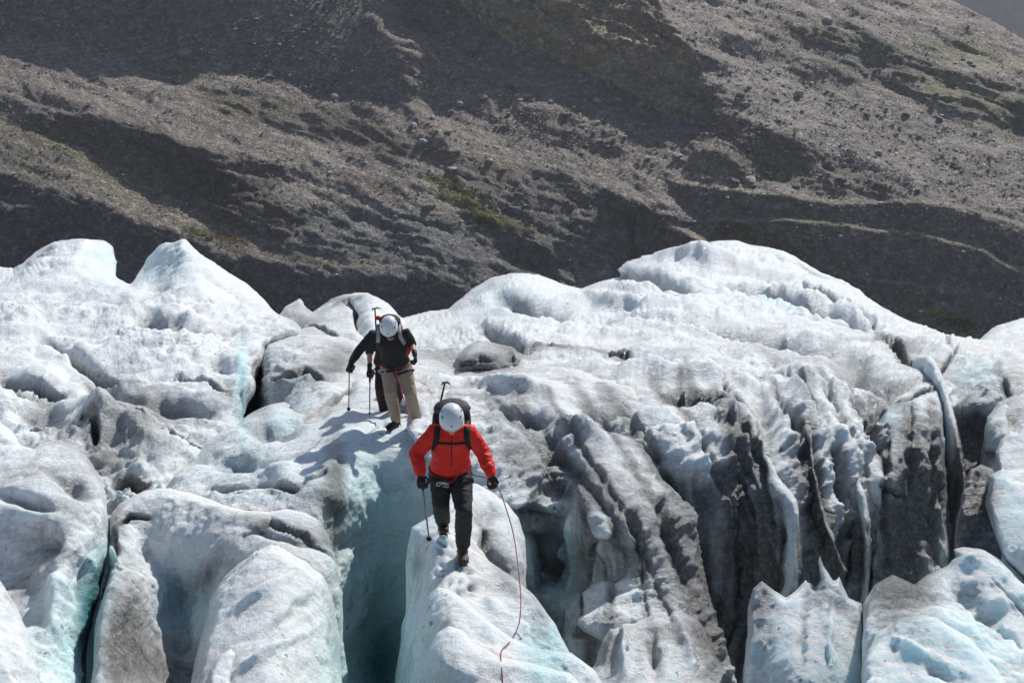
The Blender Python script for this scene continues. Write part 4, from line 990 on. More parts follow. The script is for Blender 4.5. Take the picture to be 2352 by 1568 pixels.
def put(name, g, mat, parent=None, smooth=True):
    o = link_mesh(name, np.array(g.v), g.f, [mat], smooth=smooth)
    import bmesh
    bm = bmesh.new(); bm.from_mesh(o.data); bmesh.ops.recalc_face_normals(bm, faces=bm.faces); bm.to_mesh(o.data); bm.free()
    if parent: o.parent = parent
    return o

def fuse(name, g, voxel, mat, parent=None, wr=0.0, sm=4, seed=0):
    """melt overlapping pieces into one continuous surface"""
    tmp = put("shape", g, mat)
    r = tmp.modifiers.new("r", 'REMESH'); r.mode = 'VOXEL'; r.voxel_size = voxel
    m = tmp.modifiers.new("s", 'SMOOTH'); m.iterations = sm; m.factor = .6
    dg = bpy.context.evaluated_depsgraph_get()
    me = bpy.data.meshes.new_from_object(tmp.evaluated_get(dg))
    bpy.data.objects.remove(tmp, do_unlink=True)
    me.name = name
    if wr:
        n = len(me.vertices); co = np.empty(n * 3, np.float32); me.vertices.foreach_get("co", co)
        no = np.empty(n * 3, np.float32); me.vertices.foreach_get("normal", no)
        co = co.reshape(-1, 3).astype(float); no = no.reshape(-1, 3)
        q = co / np.array([.11, .11, .055])
        q = q + .35 * np.stack([perlin(q * .6, 3), perlin(q * .6, 4), perlin(q * .6, 5)], 1)
        h = wr * fbm(q, 3, seed, .55, ridged=True) + wr * .6 * perlin(co / .16, seed + 3)
        co = co + no * h[:, None]
        me.vertices.foreach_set("co", co.astype(np.float32).ravel()); me.update()
    me.polygons.foreach_set("use_smooth", np.full(len(me.polygons), True))
    me.materials.clear(); me.materials.append(mat)
    o = bpy.data.objects.new(name, me); COL.objects.link(o)
    if parent: o.parent = parent
    return o

M_RED = simple_mat("red shell fabric", (.62, .022, .014), .55, var=.12, scale=25, bump=.3)
M_BLACK = simple_mat("black fabric", (.018, .018, .021), .75, var=.35, scale=30, bump=.3)
M_DARK = simple_mat("charcoal trouser fabric", (.022, .026, .027), .7, var=.3, scale=22, bump=.3)
M_KHAKI = simple_mat("khaki cotton", (.30, .245, .175), .85, var=.14, scale=18, bump=.3)
M_MAROON = simple_mat("dark maroon fabric", (.035, .016, .020), .8, var=.4, scale=18, bump=.3)
M_SKIN = simple_mat("skin", (.50, .26, .17), .5, var=.12, scale=30)
M_HELM = simple_mat("pale helmet shell", (.60, .64, .68), .28, var=.04, scale=12)
M_HELM2 = simple_mat("cream helmet edge", (.62, .56, .38), .4, var=.1, scale=12)
M_GLOVE = simple_mat("black glove leather", (.014, .014, .016), .6, var=.4, scale=60, bump=.4)
M_BOOT = simple_mat("brown boot leather", (.055, .035, .022), .6, var=.4, scale=40, bump=.4)
M_RUST = simple_mat("orange boot cuff", (.40, .13, .03), .6, var=.3, scale=40)
M_STEEL = simple_mat("brushed steel", (.55, .56, .58), .3, metal=1.0, var=.1, scale=60)
M_DSTEEL = simple_mat("dark steel", (.12, .12, .13), .4, metal=.9, var=.2, scale=60)
M_GREYSTRAP = simple_mat("grey webbing", (.30, .31, .33), .8, var=.25, scale=40)
M_ROPE = simple_mat("dusty red rope", (.22, .055, .065), .8, var=.5, scale=90)
M_PINK = simple_mat("pink rope", (.50, .13, .20), .8, var=.4, scale=90)
M_HARN = simple_mat("dark red webbing", (.10, .012, .018), .75, var=.3, scale=50)
M_BRED = simple_mat("red nylon", (.45, .03, .02), .7, var=.2, scale=50)
M_GLASS = simple_mat("dark lens", (.02, .015, .012), .12, var=.1, scale=9)
M_HAIR = simple_mat("brown hair", (.05, .03, .02), .8, var=.4, scale=80)
M_POLE = simple_mat("grey pole tube", (.14, .14, .15), .35, metal=.6, var=.2, scale=40)
M_PURP = simple_mat("dusk purple pack lid", (.055, .045, .062), .7, var=.3, scale=30, bump=.4)

def hand(g, wrist, d, n, s, sc=1.0, curl=(50, 62, 45), r=.0115, lens=(.042, .028, .022)):
    """palm, four bent fingers of unequal length and a thumb; d along the palm, n out of the palm, s to the thumb"""
    d, n = d.normalized(), n.normalized(); s = s.normalized()
    K = wrist + d * .088 * sc
    g.loft([(wrist - d * .01, s * .027 * sc, n * .021 * sc), (wrist + d * .02 * sc, s * .033 * sc, n * .021 * sc), (wrist + d * .055 * sc, s * .043 * sc, n * .019 * sc), (K, s * .043 * sc, n * .016 * sc), (K + d * .008 * sc, s * .036 * sc, n * .010 * sc)], 14)
    for i, (o, k) in enumerate(((.033, .93), (.012, 1.06), (-.010, 1.0), (-.031, .78))):
        p = K + s * o * sc; dd = d + s * (o * 2.0); dd.normalize(); pts = [(p - dd * .01, r * sc * 1.08)]
        a = 0
        for j in range(3):
            a += math.radians(curl[j] * (1 + .08 * i))
            p = p + (dd * math.cos(a) + n * math.sin(a)) * lens[j] * k * sc
            pts.append((p, r * sc * (1 - .09 * (j + 1))))
        g.limb(pts, 10)
    b = wrist + d * .022 * sc + s * .024 * sc
    p1 = b + (s * .75 + d * .6 + n * .3).normalized() * .040 * sc
    p2 = p1 + (d * .7 + n * .75 - s * .05).normalized() * .032 * sc
    p3 = p2 + (d * .45 + n * .6 - s * .5).normalized() * .026 * sc
    g.limb([(b, .017 * sc), (p1, .0145 * sc), (p2, .0125 * sc), (p3, .0105 * sc)], 10)
    return g

def make_person(label, J, cfg):
    """J: joints in the world; one body surface, clothes as children"""
    F = J['fwd'].normalized(); S = Vector((1, 0, 0)); S = (S - F * S.dot(F)).normalized()     # S: to the right of the picture
    hu = J['head_up'].normalized(); hf = (F - hu * F.dot(hu)).normalized(); hs = hu.cross(hf).normalized()
    H = J['head']; U = (J['neck'] - J['pelvis']).normalized(); TF = (F - U * F.dot(U)).normalized(); TS = S
    # ---- body
    g = Geo()
    def torso(g, k, top=1.0):
        a, b = J['pelvis'], J['neck']
        rr = [(-.10, .145, .10), (0.0, .165, .115), (.28, .145, .105), (.55, .165, .12), (.80, .185, .12), (.93, .15, .095), (1.0, .075, .07)]
        g.loft([(a.lerp(b, t) - TF * .01, TS * (x + k), TF * (y + k)) for t, x, y in rr], 20)
    torso(g, -.018)
    g.limb([(J['neck'] - U * .05, .06), (J['neck'].lerp(H, .5), .052), (H - hu * .03, .06)])
    g.ell(H + hu * .015 - hf * .012, hs * .074, hf * .092, hu * .10)
    g.ell(H - hu * .055 + hf * .028, hs * .052, hf * .058, hu * .062)
    g.limb([(H + hf * .083 + hu * .012, .010), (H + hf * .105 - hu * .022, .015), (H + hf * .090 - hu * .028, .012)], 8)   # nose
    for sg in (-1, 1):
        g.ell(H + hs * sg * .076 - hu * .01 - hf * .005, hs * .008, hf * .018, hu * .030, 10, 6)            # ears
        g.ell(H + hs * sg * .034 + hf * .068 + hu * .014, hs * .022, hf * .018, hu * .010, 10, 6)            # brow
        g.ell(H + hs * sg * .045 + hf * .058 - hu * .022, hs * .022, hf * .020, hu * .018, 10, 6)            # cheek
    g.ell(H + hf * .080 - hu * .058, hs * .024, hf * .012, hu * .007, 10, 6); g.ell(H + hf * .079 - hu * .069, hs * .020, hf * .011, hu * .006, 10, 6)  # lips
    g.ell(H + hf * .072 - hu * .094, hs * .026, hf * .02, hu * .018, 10, 6)                                  # chin
    for k in 'ab':
        g.limb([(J['sh' + k], .060), (J['sh' + k].lerp(J['el' + k], .5), .047), (J['el' + k], .038), (J['el' + k].lerp(J['wr' + k], .35), .039), (J['wr' + k], .026)])
        hd, hn, hs2 = J['hand' + k]
        hand(g, J['wr' + k], hd, hn, hs2, .9, r=.0095)
        g.limb([(J['hip' + k], .085), (J['hip' + k].lerp(J['kn' + k], .5), .070), (J['kn' + k], .050), (J['kn' + k].lerp(J['an' + k], .35), .052), (J['an' + k], .034)])
        fdv = (J['toe' + k] - J['an' + k]); dnv = J.get('sole' + k, Vector((0, 0, -1))); fdv = (fdv - dnv * fdv.dot(dnv)).normalized()
        g.limb([(J['an' + k], .034), (J['an' + k] + fdv * .05 + dnv * .03, .030), (J['an' + k] + fdv * .14 + dnv * .052, .022)])
    body = fuse("person", g, .0085, M_SKIN, sm=2)
    tag(body, label, "climber", cfg.get('group'))
    # ---- jacket or shirt
    g = Geo(); torso(g, .018)
    a, b = J['pelvis'], J['neck']
    if cfg.get('hem'): g.loft([(a.lerp(b, .02) - TF * .01, TS * .178, TF * .135), (a.lerp(b, .16) - TF * .01, TS * .190, TF * .145), (a.lerp(b, .34) - TF * .01, TS * .172, TF * .130)], 20)
    g.limb([(b - U * .02, .085), (b + U * .035, .070), (b + (H - b) * .30, .066)])
    for k in 'ab':
        sl = cfg['sleeve' + k]; w_ = cfg.get('bulk', .012)
        e, wr = J['el' + k], J['wr' + k]
        g.limb([(b.lerp(J['sh' + k], .45) - U * .02, .082), (J['sh' + k], .078 + w_ * .5), (J['sh' + k].lerp(e, .5), .056 + w_), (e, .048 + w_)])
        if sl > .5: g.limb([(e, .048 + w_), (e.lerp(wr, .45), .046 + w_), (e.lerp(wr, sl * .98), .034 + w_ * .8)])
    top = fuse(cfg['top_name'], g, .010, cfg['top_mat'], body, wr=cfg.get('wr', .006), seed=cfg['seed'])
    if cfg.get('zip'):
        pts = [cast(mesh_bvh(top), *q) for q in cfg['zip']]
        pts = [q for q in pts if q[0]]
        put("zip", Geo().ribbon([q[0] for q in pts], [q[1] for q in pts], .006, .003), M_BLACK, top)
    # ---- trousers
    g = Geo(); tw = cfg.get('legw', .012)
    g.loft([(a.lerp(b, -.14), TS * .13, TF * .10), (a.lerp(b, -.05), TS * .165, TF * .128), (a.lerp(b, .06), TS * .170, TF * .130), (a.lerp(b, .2), TS * .150, TF * .112)], 20)
    for k in 'ab':
        h, kn, an = J['hip' + k], J['kn' + k], J['an' + k]
        g.limb([(h, .098 + tw), (h.lerp(kn, .5), .080 + tw), (kn, .062 + tw), (kn.lerp(an, .3), .062 + tw), (kn.lerp(an, .65), .056 + tw), (kn.lerp(an, cfg.get('cuff', .92)), .052 + tw)])
    fuse("trousers", g, .010, cfg['leg_mat'], body, wr=cfg.get('wrl', .007), seed=cfg['seed'] + 5)
    # ---- boots with crampons
    for k in 'ab':
        an, toe = J['an' + k], J['toe' + k]
        fd = (toe - an); dn = J.get('sole' + k, Vector((0, 0, -1))); fd = (fd - dn * fd.dot(dn)).normalized(); sd_ = fd.cross(dn).normalized()
        heel = an - fd * .045 + dn * .045; tip = heel + fd * .235
        g = Geo()
        g.loft([(an - dn * .11, fd * .058, sd_ * .052), (an - dn * .03, fd * .060, sd_ * .050), (an + dn * .03 + fd * .01, fd * .075, sd_ * .048), (an + dn * .075 + fd * .02, fd * .085, sd_ * .046)], 16)
        g.loft([(heel - fd * .022, sd_ * .030, dn * .030), (heel + fd * .01, sd_ * .043, dn * .046), (heel + fd * .09, sd_ * .044, dn * .046), (heel + fd * .17, sd_ * .053, dn * .040), (tip, sd_ * .046, dn * .032), (tip + fd * .025, sd_ * .026, dn * .020)], 16)
        bt = fuse("boot", g, .009, cfg.get("boot_mat", M_BOOT), body, sm=2)
        c = Geo().loft([(an - dn * .135, fd * .063, sd_ * .057), (an - dn * .11, fd * .070, sd_ * .064), (an - dn * .085, fd * .064, sd_ * .058)], 16)
        put("boot_cuff", c, cfg.get('cuff_mat', M_RUST), bt)
        c = Geo(); base = heel + dn * .047
        c.ribbon([base - fd * .02, base + fd * .06, base + fd * .14, base + fd * .225], [-dn] * 4, .036, .003)
        for q in (-.015, .03, .12, .165, .21):
            for sg in (-1, 1):
                r0 = base + fd * q + sd_ * sg * .034
                c.limb([(r0, .005), (r0 + dn * .028, .002)], 6)
        for sg in (-1, 1): c.limb([(base + fd * .22 + sd_ * sg * .02, .005), (base + fd * .262 + sd_ * sg * .022 + dn * .012, .002)], 6)
        c.ribbon([base + sd_ * .046, an + sd_ * .052 + dn * .02, an + fd * .062 - dn * .005, an - sd_ * .052 + dn * .02, base - sd_ * .046], [sd_, sd_, fd, -sd_, -sd_], .009, .003)
        c.ribbon([base + fd * .16 + sd_ * .055, base + fd * .16 - dn * .088 + sd_ * .02, base + fd * .16 - dn * .088 - sd_ * .02, base + fd * .16 - sd_ * .055], [sd_, -dn, -dn, -sd_], .009, .003)
        put("crampon", c, M_DSTEEL, bt, smooth=False)
    # ---- gloves
    for k in 'ab':
        hd, hn, hs2 = J['hand' + k]; g = Geo()
        hand(g, J['wr' + k], hd, hn, hs2, 1.06, r=.0125)
        ad = (J['wr' + k] - J['el' + k]).normalized()
        g.limb([(J['wr' + k] - ad * .06, .036), (J['wr' + k] - ad * .02, .034), (J['wr' + k] + hd * .01, .030)])
        fuse("glove", g, .0055, M_GLOVE, body, sm=1, wr=.0012, seed=3)
    # ---- helmet
    g = Geo(); c = H + hu * .030; n = 40; R = []
    for i in range(15):
        t = math.radians(-18 + 108 * i / 14)
        R.append((t, math.cos(t), math.sin(t)))
    V, Fc = [], []
    for lay, sc in ((0, 1.0), (1, .90)):
        for t, ct, st_ in R:
            for k in range(n):
                ph = 2 * math.pi * k / n; x, y = math.cos(ph), math.sin(ph)
                low = st_ < 0
                rx, ry, rz = .112 * sc, .140 * sc, .125 * sc
                ridge = 1 + .030 * math.exp(-(x / .18) ** 2) * ct + .022 * math.exp(-((abs(x) - .62) / .12) ** 2) * ct
                dip = -.02 * (1 - abs(y)) if low else 0
                V.append(c + hs * rx * ct * x * ridge + hf * ry * ct * y * ridge + hu * (rz * st_ * (1 if not low else 1.15) + dip * ct))
    m = len(R)
    for lay in (0, 1):
        for i in range(m - 1):
            for k in range(n):
                q = [lay * m * n + i * n + k, lay * m * n + i * n + (k + 1) % n, lay * m * n + (i + 1) * n + (k + 1) % n, lay * m * n + (i + 1) * n + k]
                Fc.append(tuple(q) if lay == 0 else tuple(q[::-1]))
    for k in range(n): Fc.append((k, m * n + k, m * n + (k + 1) % n, (k + 1) % n))
    g.add(V, Fc)
    hel = put("helmet", g, M_HELM, body)
    g = Geo()
    rim = [c + hs * .1135 * .953 * math.cos(a_) + hf * .1415 * .953 * math.sin(a_) + hu * (-.044) for a_ in [2 * math.pi * i / 40 for i in range(41)]]
    nr = [(p - c).normalized() for p in rim]
    put("rim", g.ribbon(rim, nr, .006, .004), M_HELM2, hel)
    for sg in (-1, 1):
        for yy, zz in ((.55, .5), (.0, .62), (-.5, .55)):
            ct = math.sqrt(max(0, 1 - zz * zz)); y = yy * ct; x = math.sqrt(max(0, ct * ct - y * y)) * sg
            p = c + hs * .114 * x * 1.0 + hf * .141 * y + hu * .127 * zz
            nn = (p - c).normalized(); tx = hf.cross(nn).normalized()
            put("vent", Geo().ell(p, tx * .006, tx.cross(nn) * .020, nn * .003, 12, 6), M_BLACK, hel)
    pe = c + hf * .141 * math.cos(math.radians(8)) + hu * .127 * math.sin(math.radians(8)); nn = (pe - c).normalized()
    put("emblem", Geo().ell(pe + nn * .003, hs * .012, hs.cross(nn) * .010, nn * .003, 4, 6), M_BLACK, hel)
    for sg in (-1, 1):
        p0 = H + hs * sg * .098 - hu * .02; p1 = H + hs * sg * .070 - hu * .085 + hf * .02; p2 = H - hu * .122 + hf * .045
        put("chin_strap", Geo().ribbon([p0, p1, p2], [hs * sg, hs * sg, -hu], .007, .002), M_BLACK, hel)
    # ---- glasses and hair
    g = Geo()
    for sg in (-1, 1): g.ell(H + hs * sg * .033 + hf * .090 + hu * .000, hs * .027, hf * .008, hu * .019, 12, 6)
    g.limb([(H + hs * -.07 + hf * .04, .004), (H + hs * -.06 + hf * .08, .004), (H + hs * -.01 + hf * .098, .004), (H + hs * .01 + hf * .098, .004), (H + hs * .06 + hf * .08, .004), (H + hs * .07 + hf * .04, .004)], 6)
    put("sunglasses", g, M_GLASS, body)
    g = Geo().ell(H - hf * .035 - hu * .015, hs * .080, hf * .062, hu * .085)
    put("hair", g, M_HAIR, body)
    # ---- harness
    g = Geo(); ring = []
    for i in range(33):
        t = 2 * math.pi * i / 32
        ring.append(a.lerp(b, cfg.get('belt', .10)) - TF * .008 + TS * .196 * math.cos(t) + TF * .152 * math.sin(t))
    cc = a.lerp(b, cfg.get('belt', .10))
    hb = put("harness", g.ribbon(ring, [(p - cc).normalized() for p in ring], .020, .006), cfg['harn_mat'], body)
    for k in 'ab':
        h, kn = J['hip' + k], J['kn' + k]; ax = (kn - h).normalized(); cc = h.lerp(kn, .22)
        x = ax.cross(TF).normalized(); y = ax.cross(x).normalized(); rr = .086 + .010 + tw + .012
        lp = [cc + x * rr * math.cos(2 * math.pi * i / 24) + y * rr * math.sin(2 * math.pi * i / 24) - ax * .03 * math.sin(2 * math.pi * i / 24) for i in range(25)]
        put("leg_loop", Geo().ribbon(lp, [(p - cc).normalized() for p in lp], .014, .004), M_BLACK, hb)
    f0 = cc0 = a.lerp(b, cfg.get('belt', .10)) + TF * .155
    put("tie_in_loop", Geo().limb([(f0, .011), (f0 + TF * .035 - U * .04, .011), (f0 - U * .10 + TF * .01, .012)], 8), cfg['harn_mat'], hb)
    def carab(p, x, y, w_=.024, h_=.046):
        pts = []
        for i in range(17):
            t = 2 * math.pi * i / 16
            pts.append((p + x * w_ * math.copysign(abs(math.cos(t)) ** .7, math.cos(t)) + y * h_ * math.copysign(abs(math.sin(t)) ** .8, math.sin(t)), .0062))
        return Geo().limb(pts, 8)
    for (px, py, rot) in cfg.get('carabs', []):
        q = f0 + TS * px - U * py + TF * .02
        x = TS * math.cos(rot) + U * math.sin(rot); y = -TS * math.sin(rot) + U * math.cos(rot)
        put("carabiner", carab(q, x, y), M_STEEL, hb)
    return body, top, dict(F=F, U=U, TF=TF, TS=TS, a=a, b=b, f0=f0, hs=hs, hf=hf, hu=hu)

def backpack(label, fr, top, strap_paths, chest, mat, lid_mat, strap_mat, size=(.17, .12, .33), back=.22, up=.06, group="rucksacks worn by the climbers"):
    TF, U, TS = fr['TF'], fr['U'], fr['TS']
    sx, sy, sz = size
    c = fr['a'].lerp(fr['b'], .62) - TF * back + U * up
    g = Geo()
    rr = [(-1, .55, .5), (-.96, .8, .75), (-.8, .97, .95), (-.3, 1.02, 1.0), (.3, 1.0, 1.02), (.75, .95, .95), (.92, .8, .78), (1.0, .5, .45)]
    g.loft([(c + U * sz * t, TS * sx * x, TF * sy * y) for t, x, y in rr], 24)
    for sg in (-1, 1): g.loft([(c + TS * sg * sx * .98 + U * sz * t, TS * .045 * k, TF * .075 * k) for t, k in ((-.85, .5), (-.7, 1), (-.2, 1.05), (.0, .6))], 14)
    g.loft([(c - TF * sy * .9 + U * sz * t, TS * .11 * k, TF * .05 * k) for t, k in ((-.7, .5), (-.5, 1), (.25, 1.0), (.4, .6))], 14)
    bag = fuse("backpack", g, .012, mat, None, wr=.007, seed=8)
    tag(bag, label, "backpack", group)
    g = Geo().loft([(c + U * (sz * .92) - TF * .01, TS * sx * .9, TF * sy * .95), (c + U * (sz * 1.0), TS * sx * .95, TF * sy * 1.1), (c + U * (sz * 1.10), TS * sx * .85, TF * sy * 1.0), (c + U * (sz * 1.19), TS * sx * .66, TF * sy * .75), (c + U * (sz * 1.24), TS * sx * .35, TF * sy * .4)], 20)
    fuse("lid", g, .011, lid_mat, bag, wr=.007, seed=2)
    for sg in (-1, 1):
        for q in (-.45, .15):
            p0 = c + TS * sg * (sx * .7) + TF * sy * .7 + U * sz * q
            p1 = c + TS * sg * (sx * 1.1) + U * sz * (q - .02); p2 = c + TS * sg * sx * .8 - TF * sy * .9 + U * sz * (q - .06)
            put("compression_strap", Geo().ribbon([p0, p1, p2], [TF, TS * sg, -TF], .010, .003), strap_mat, bag)
        put("buckle", Geo().box(c + TS * sg * (sx * 1.14) + U * sz * .13, TS * .006, TF * .018, U * .014), M_DSTEEL, bag, smooth=False)
    bv = mesh_bvh(top)
    for path in strap_paths:
        pts, nn = [], []
        for q in path:
            if len(q) == 3: pts.append(P(*q)); nn.append(Vector((0, -.5, .8)).normalized()); continue
            l_, n_ = cast(bv, *q)
            if l_ is None: continue
            d_ = (CAMV - l_).normalized()
            pts.append(l_ + d_ * .008); nn.append((n_ + d_ * .5).normalized())
        put("shoulder_strap", Geo().ribbon(pts, nn, .027, .008), strap_mat, bag)
    if chest:
        pts, nn = [], []
        for q in chest:
            l_, n_ = cast(bv, *q)
            if l_ is None: continue
            pts.append(l_ + (CAMV - l_).normalized() * .012); nn.append((CAMV - l_).normalized())
        put("chest_strap", Geo().ribbon(pts, nn, .011, .004), strap_mat, bag)
    return bag, c

def pole(label, h0, tip, grip_len=.14, split=.55, group="trekking poles held by the climbers"):
    d = (tip - h0).normalized(); Lt = (tip - h0).length
    root = h0 - d * .055
    sh = put("trekking_pole", Geo().limb([(root, .0085), (h0.lerp(tip, split), .0085)], 10), M_POLE)
    tag(sh, label, "trekking pole", group)
    put("lower_shaft", Geo().limb([(h0.lerp(tip, split), .0070), (tip - d * .02, .0065)], 10), M_BLACK, sh)
    g = Geo().limb([(root - d * .02, .017), (root + d * .01, .019), (root + d * .05, .0155), (root + d * .10, .0165), (root + d * grip_len, .013)], 12)
    put("grip", g, M_BLACK, sh)
    x = d.cross(Vector((0, 1, 0))).normalized(); y = d.cross(x)
    q = tip - d * .06
    put("basket", Geo().loft([(q, x * .010, y * .010), (q + d * .006, x * .027, y * .027), (q + d * .010, x * .026, y * .026), (q + d * .014, x * .008, y * .008)], 16), M_BLACK, sh)
    put("tip", Geo().limb([(tip - d * .03, .005), (tip + d * .012, .002)], 8), M_STEEL, sh)
    st = [root + x * .012, root + x * .045 + d * .05, root + x * .035 + d * .11, root + x * .005 + d * .05]
    put("wrist_loop", Geo().ribbon(st, [y] * 4, .007, .002), M_BLACK, sh)
    return sh

def axe(label, foot, head, side, group="ice axes strapped to the rucksacks"):
    d = (head - foot).normalized(); x = (side - d * side.dot(d)).normalized(); y = d.cross(x)
    g = Geo().loft([(foot, x * .012, y * .008), (foot.lerp(head, .5), x * .013, y * .009), (head, x * .012, y * .008)], 12)
    sh = put("ice_axe", g, M_BLACK); tag(sh, label, "ice axe", group)
    g = Geo().loft([(head - x * .06 - d * .012, d * .022, y * .003), (head - x * .045, d * .012, y * .006), (head, d * .015, y * .012), (head + x * .05 - d * .002, d * .012, y * .005), (head + x * .11 - d * .022, d * .008, y * .003), (head + x * .14 - d * .045, d * .002, y * .002)], 10)
    put("axe_head", g, M_DSTEEL, sh)
    put("spike", Geo().limb([(foot, .009), (foot - d * .05, .002)], 8), M_DSTEEL, sh)
    return sh

V3 = Vector
# ---- climber in the red jacket
J1 = dict(fwd=V3((0.03, -1, 0)), head_up=V3((0, -math.sin(.36), math.cos(.36))), head=P(1037.5, 964, 11.82), neck=P(1037, 986, 11.98), pelvis=P(1034, 1083, 12.12),
    sha=P(999, 994, 12.0), shb=P(1077, 994, 12.0), ela=P(955, 1041, 11.98), elb=P(1110, 1040, 11.98), wra=P(966, 1090, 11.80), wrb=P(1128, 1090, 11.80),
    hipa=P(1013, 1088, 12.12), hipb=P(1056, 1088, 12.12), kna=P(1012, 1158, 11.92), knb=P(1066, 1178, 11.77), ana=P(1018, 1202, 12.27), anb=P(1062, 1260, 11.82),
    toea=P(1019, 1226, 12.12), toeb=P(1066, 1296, 11.60), solea=V3((0, -.35, -.94)), soleb=V3((0, -.05, -1)),
    handa=(V3((.12, -.25, -.95)), V3((.25, -.9, .15)), V3((.95, .2, .1))), handb=(V3((.42, -.25, -.85)), V3((-.5, -.8, 0)), V3((-.8, .5, -.4))))
for k in ('handa', 'handb'):
    d, n, s = J1[k]; d.normalize(); n = (n - d * n.dot(d)).normalized(); s2 = d.cross(n); s2 = s2 if s2.dot(s) > 0 else -s2; J1[k] = (d, n, s2)
b1, t1, f1 = make_person("climber in a red jacket and white helmet stepping down the ice fin, head bowed", J1,
    dict(top_name="jacket", top_mat=M_RED, leg_mat=M_DARK, sleevea=.93, sleeveb=.93, seed=1, bulk=.014, hem=True, legw=.012, harn_mat=M_HARN, belt=.06, cuff=.84, wr=.012, wrl=.011, group="roped climbers on the glacier",
         zip=[(1037, 1001), (1037, 1015), (1037, 1030), (1037, 1045), (1037, 1060), (1036, 1070)], carabs=[(-.075, .035, 1.45), (-.05, .05, 1.7)]))
bp1, c1 = backpack("black rucksack on the back of the climber in red", f1, t1,
    [[(1004, 965, 12.13), (1004, 972, 12.06), (1004, 982), (1004, 994), (1003, 1006), (1000, 1018), (993, 1030), (986, 1044)], [(1072, 965, 12.13), (1072, 972, 12.06), (1072, 982), (1072, 994), (1072, 1006), (1074, 1018), (1080, 1030), (1087, 1044)]],
    [(1003, 1017), (1015, 1018), (1030, 1019), (1045, 1019), (1060, 1018), (1073, 1017)], M_BLACK, M_PURP, M_BLACK, size=(.18, .12, .25), back=.20, up=.03)
axe("ice axe poking up beside the white helmet of the climber in red", P(998, 985, 12.35), P(1022, 878, 12.42), V3((.45, .85, .1)))
hd = J1['handa']; gp = J1['wra'] + hd[0] * .095 + hd[1] * .032
pole("trekking pole held by the climber in red", gp, surf(986, 1241, .0, 12.1), split=.55)

# ---- climber in khaki trousers
J2 = dict(fwd=V3((0.0, -1, 0)), head_up=V3((.05, -math.sin(.6), math.cos(.6))), head=P(893, 752, 17.05), neck=P(897, 772, 17.3), pelvis=P(909, 836, 17.45),
    sha=P(856, 771, 17.3), shb=P(934, 768, 17.3), ela=P(824, 806, 17.25), elb=P(946, 789, 17.38), wra=P(806, 833, 17.05), wrb=P(953, 814, 17.15),
    hipa=P(893, 842, 17.45), hipb=P(927, 842, 17.45), kna=P(897, 902, 17.22), knb=P(943, 906, 17.22), ana=P(910, 964, 17.40), anb=P(958, 970, 17.30),
    toea=P(888, 978, 17.20), toeb=P(963, 992, 17.08),
    handa=(V3((-.15, -.3, -.93)), V3((-.1, -1, .2)), V3((.95, .1, .1))), handb=(V3((.10, -.15, -.95)), V3((-.9, -.3, 0)), V3((-.3, -.9, 0))))
for k in ('handa', 'handb'):
    d, n, s = J2[k]; d.normalize(); n = (n - d * n.dot(d)).normalized(); s2 = d.cross(n); s2 = s2 if s2.dot(s) > 0 else -s2; J2[k] = (d, n, s2)
b2, t2, f2 = make_person("climber in a black top and khaki trousers with one bare forearm, leaning on a pole", J2,
    dict(top_name="shirt", top_mat=M_BLACK, leg_mat=M_KHAKI, sleevea=.93, sleeveb=.3, seed=21, bulk=.010, hem=True, legw=.016, harn_mat=M_HARN, belt=.04, cuff=.93, wr=.006, wrl=.008, cuff_mat=M_BLACK, group="roped climbers on the glacier",
         boot_mat=M_GLOVE, carabs=[(-.17, .01, 1.3)]))
bp2, c2 = backpack("rucksack with grey straps on the back of the climber in khaki trousers", f2, t2,
    [[(869, 745, 17.45), (869, 752, 17.4), (869, 762), (869, 774), (868, 786), (862, 798)], [(916, 745, 17.45), (917, 752, 17.4), (917, 760), (919, 771), (924, 781), (930, 790)]],
    None, M_BLACK, M_BLACK, M_GREYSTRAP, size=(.15, .12, .27), back=.20, up=.0)
axe("ice axe sticking up left of the helmet of the climber in khaki trousers", P(866, 790, 17.7), P(861, 708, 17.75), V3((.5, .8, .1)))
hd = J2['handa']; gp = J2['wra'] + hd[0] * .095 + hd[1] * .032
pole("trekking pole held by the climber in khaki trousers", gp, surf(801, 942, 0, 18), split=.5)
g = Geo().ell(P(938, 807, 17.28), V3((.032, 0, .01)), V3((0, .03, 0)), V3((.01, 0, .060)))
tag(fuse("pouch", g, .008, M_BRED, None, wr=.003), "small red pouch hanging at the hip of the climber in khaki trousers", "pouch")
g = Geo().ell(P(868, 730, 17.62), V3((.045, 0, 0)), V3((0, .04, 0)), V3((0, 0, .03)))
tag(fuse("bundle", g, .008, M_BRED, None, wr=.004), "small red bundle on top of the rucksack of the climber in khaki trousers", "bundle")

# ---- third climber, mostly hidden
dz = V3((0, 0, 0))
J3 = dict(fwd=V3((0, -1, 0)), head_up=V3((0, -math.sin(.5), math.cos(.5))), head=P(893, 752, 18.35), neck=P(889, 770, 18.5), pelvis=P(891, 832, 18.6),
    sha=P(860, 772, 18.5), shb=P(918, 772, 18.5), ela=P(849, 808, 18.5), elb=P(925, 808, 18.5), wra=P(849, 846, 18.25), wrb=P(925, 840, 18.3),
    hipa=P(879, 838, 18.6), hipb=P(906, 838, 18.6), kna=P(873, 892, 18.4), knb=P(913, 892, 18.4), ana=P(882, 944, 18.6), anb=P(917, 938, 18.7),
    toea=P(880, 958, 18.4), toeb=P(918, 950, 18.5),
    handa=(V3((0, -.2, -.97)), V3((.2, -1, 0)), V3((.95, .1, .1))), handb=(V3((0, -.2, -.97)), V3((-.2, -1, 0)), V3((-.95, .1, .1))))
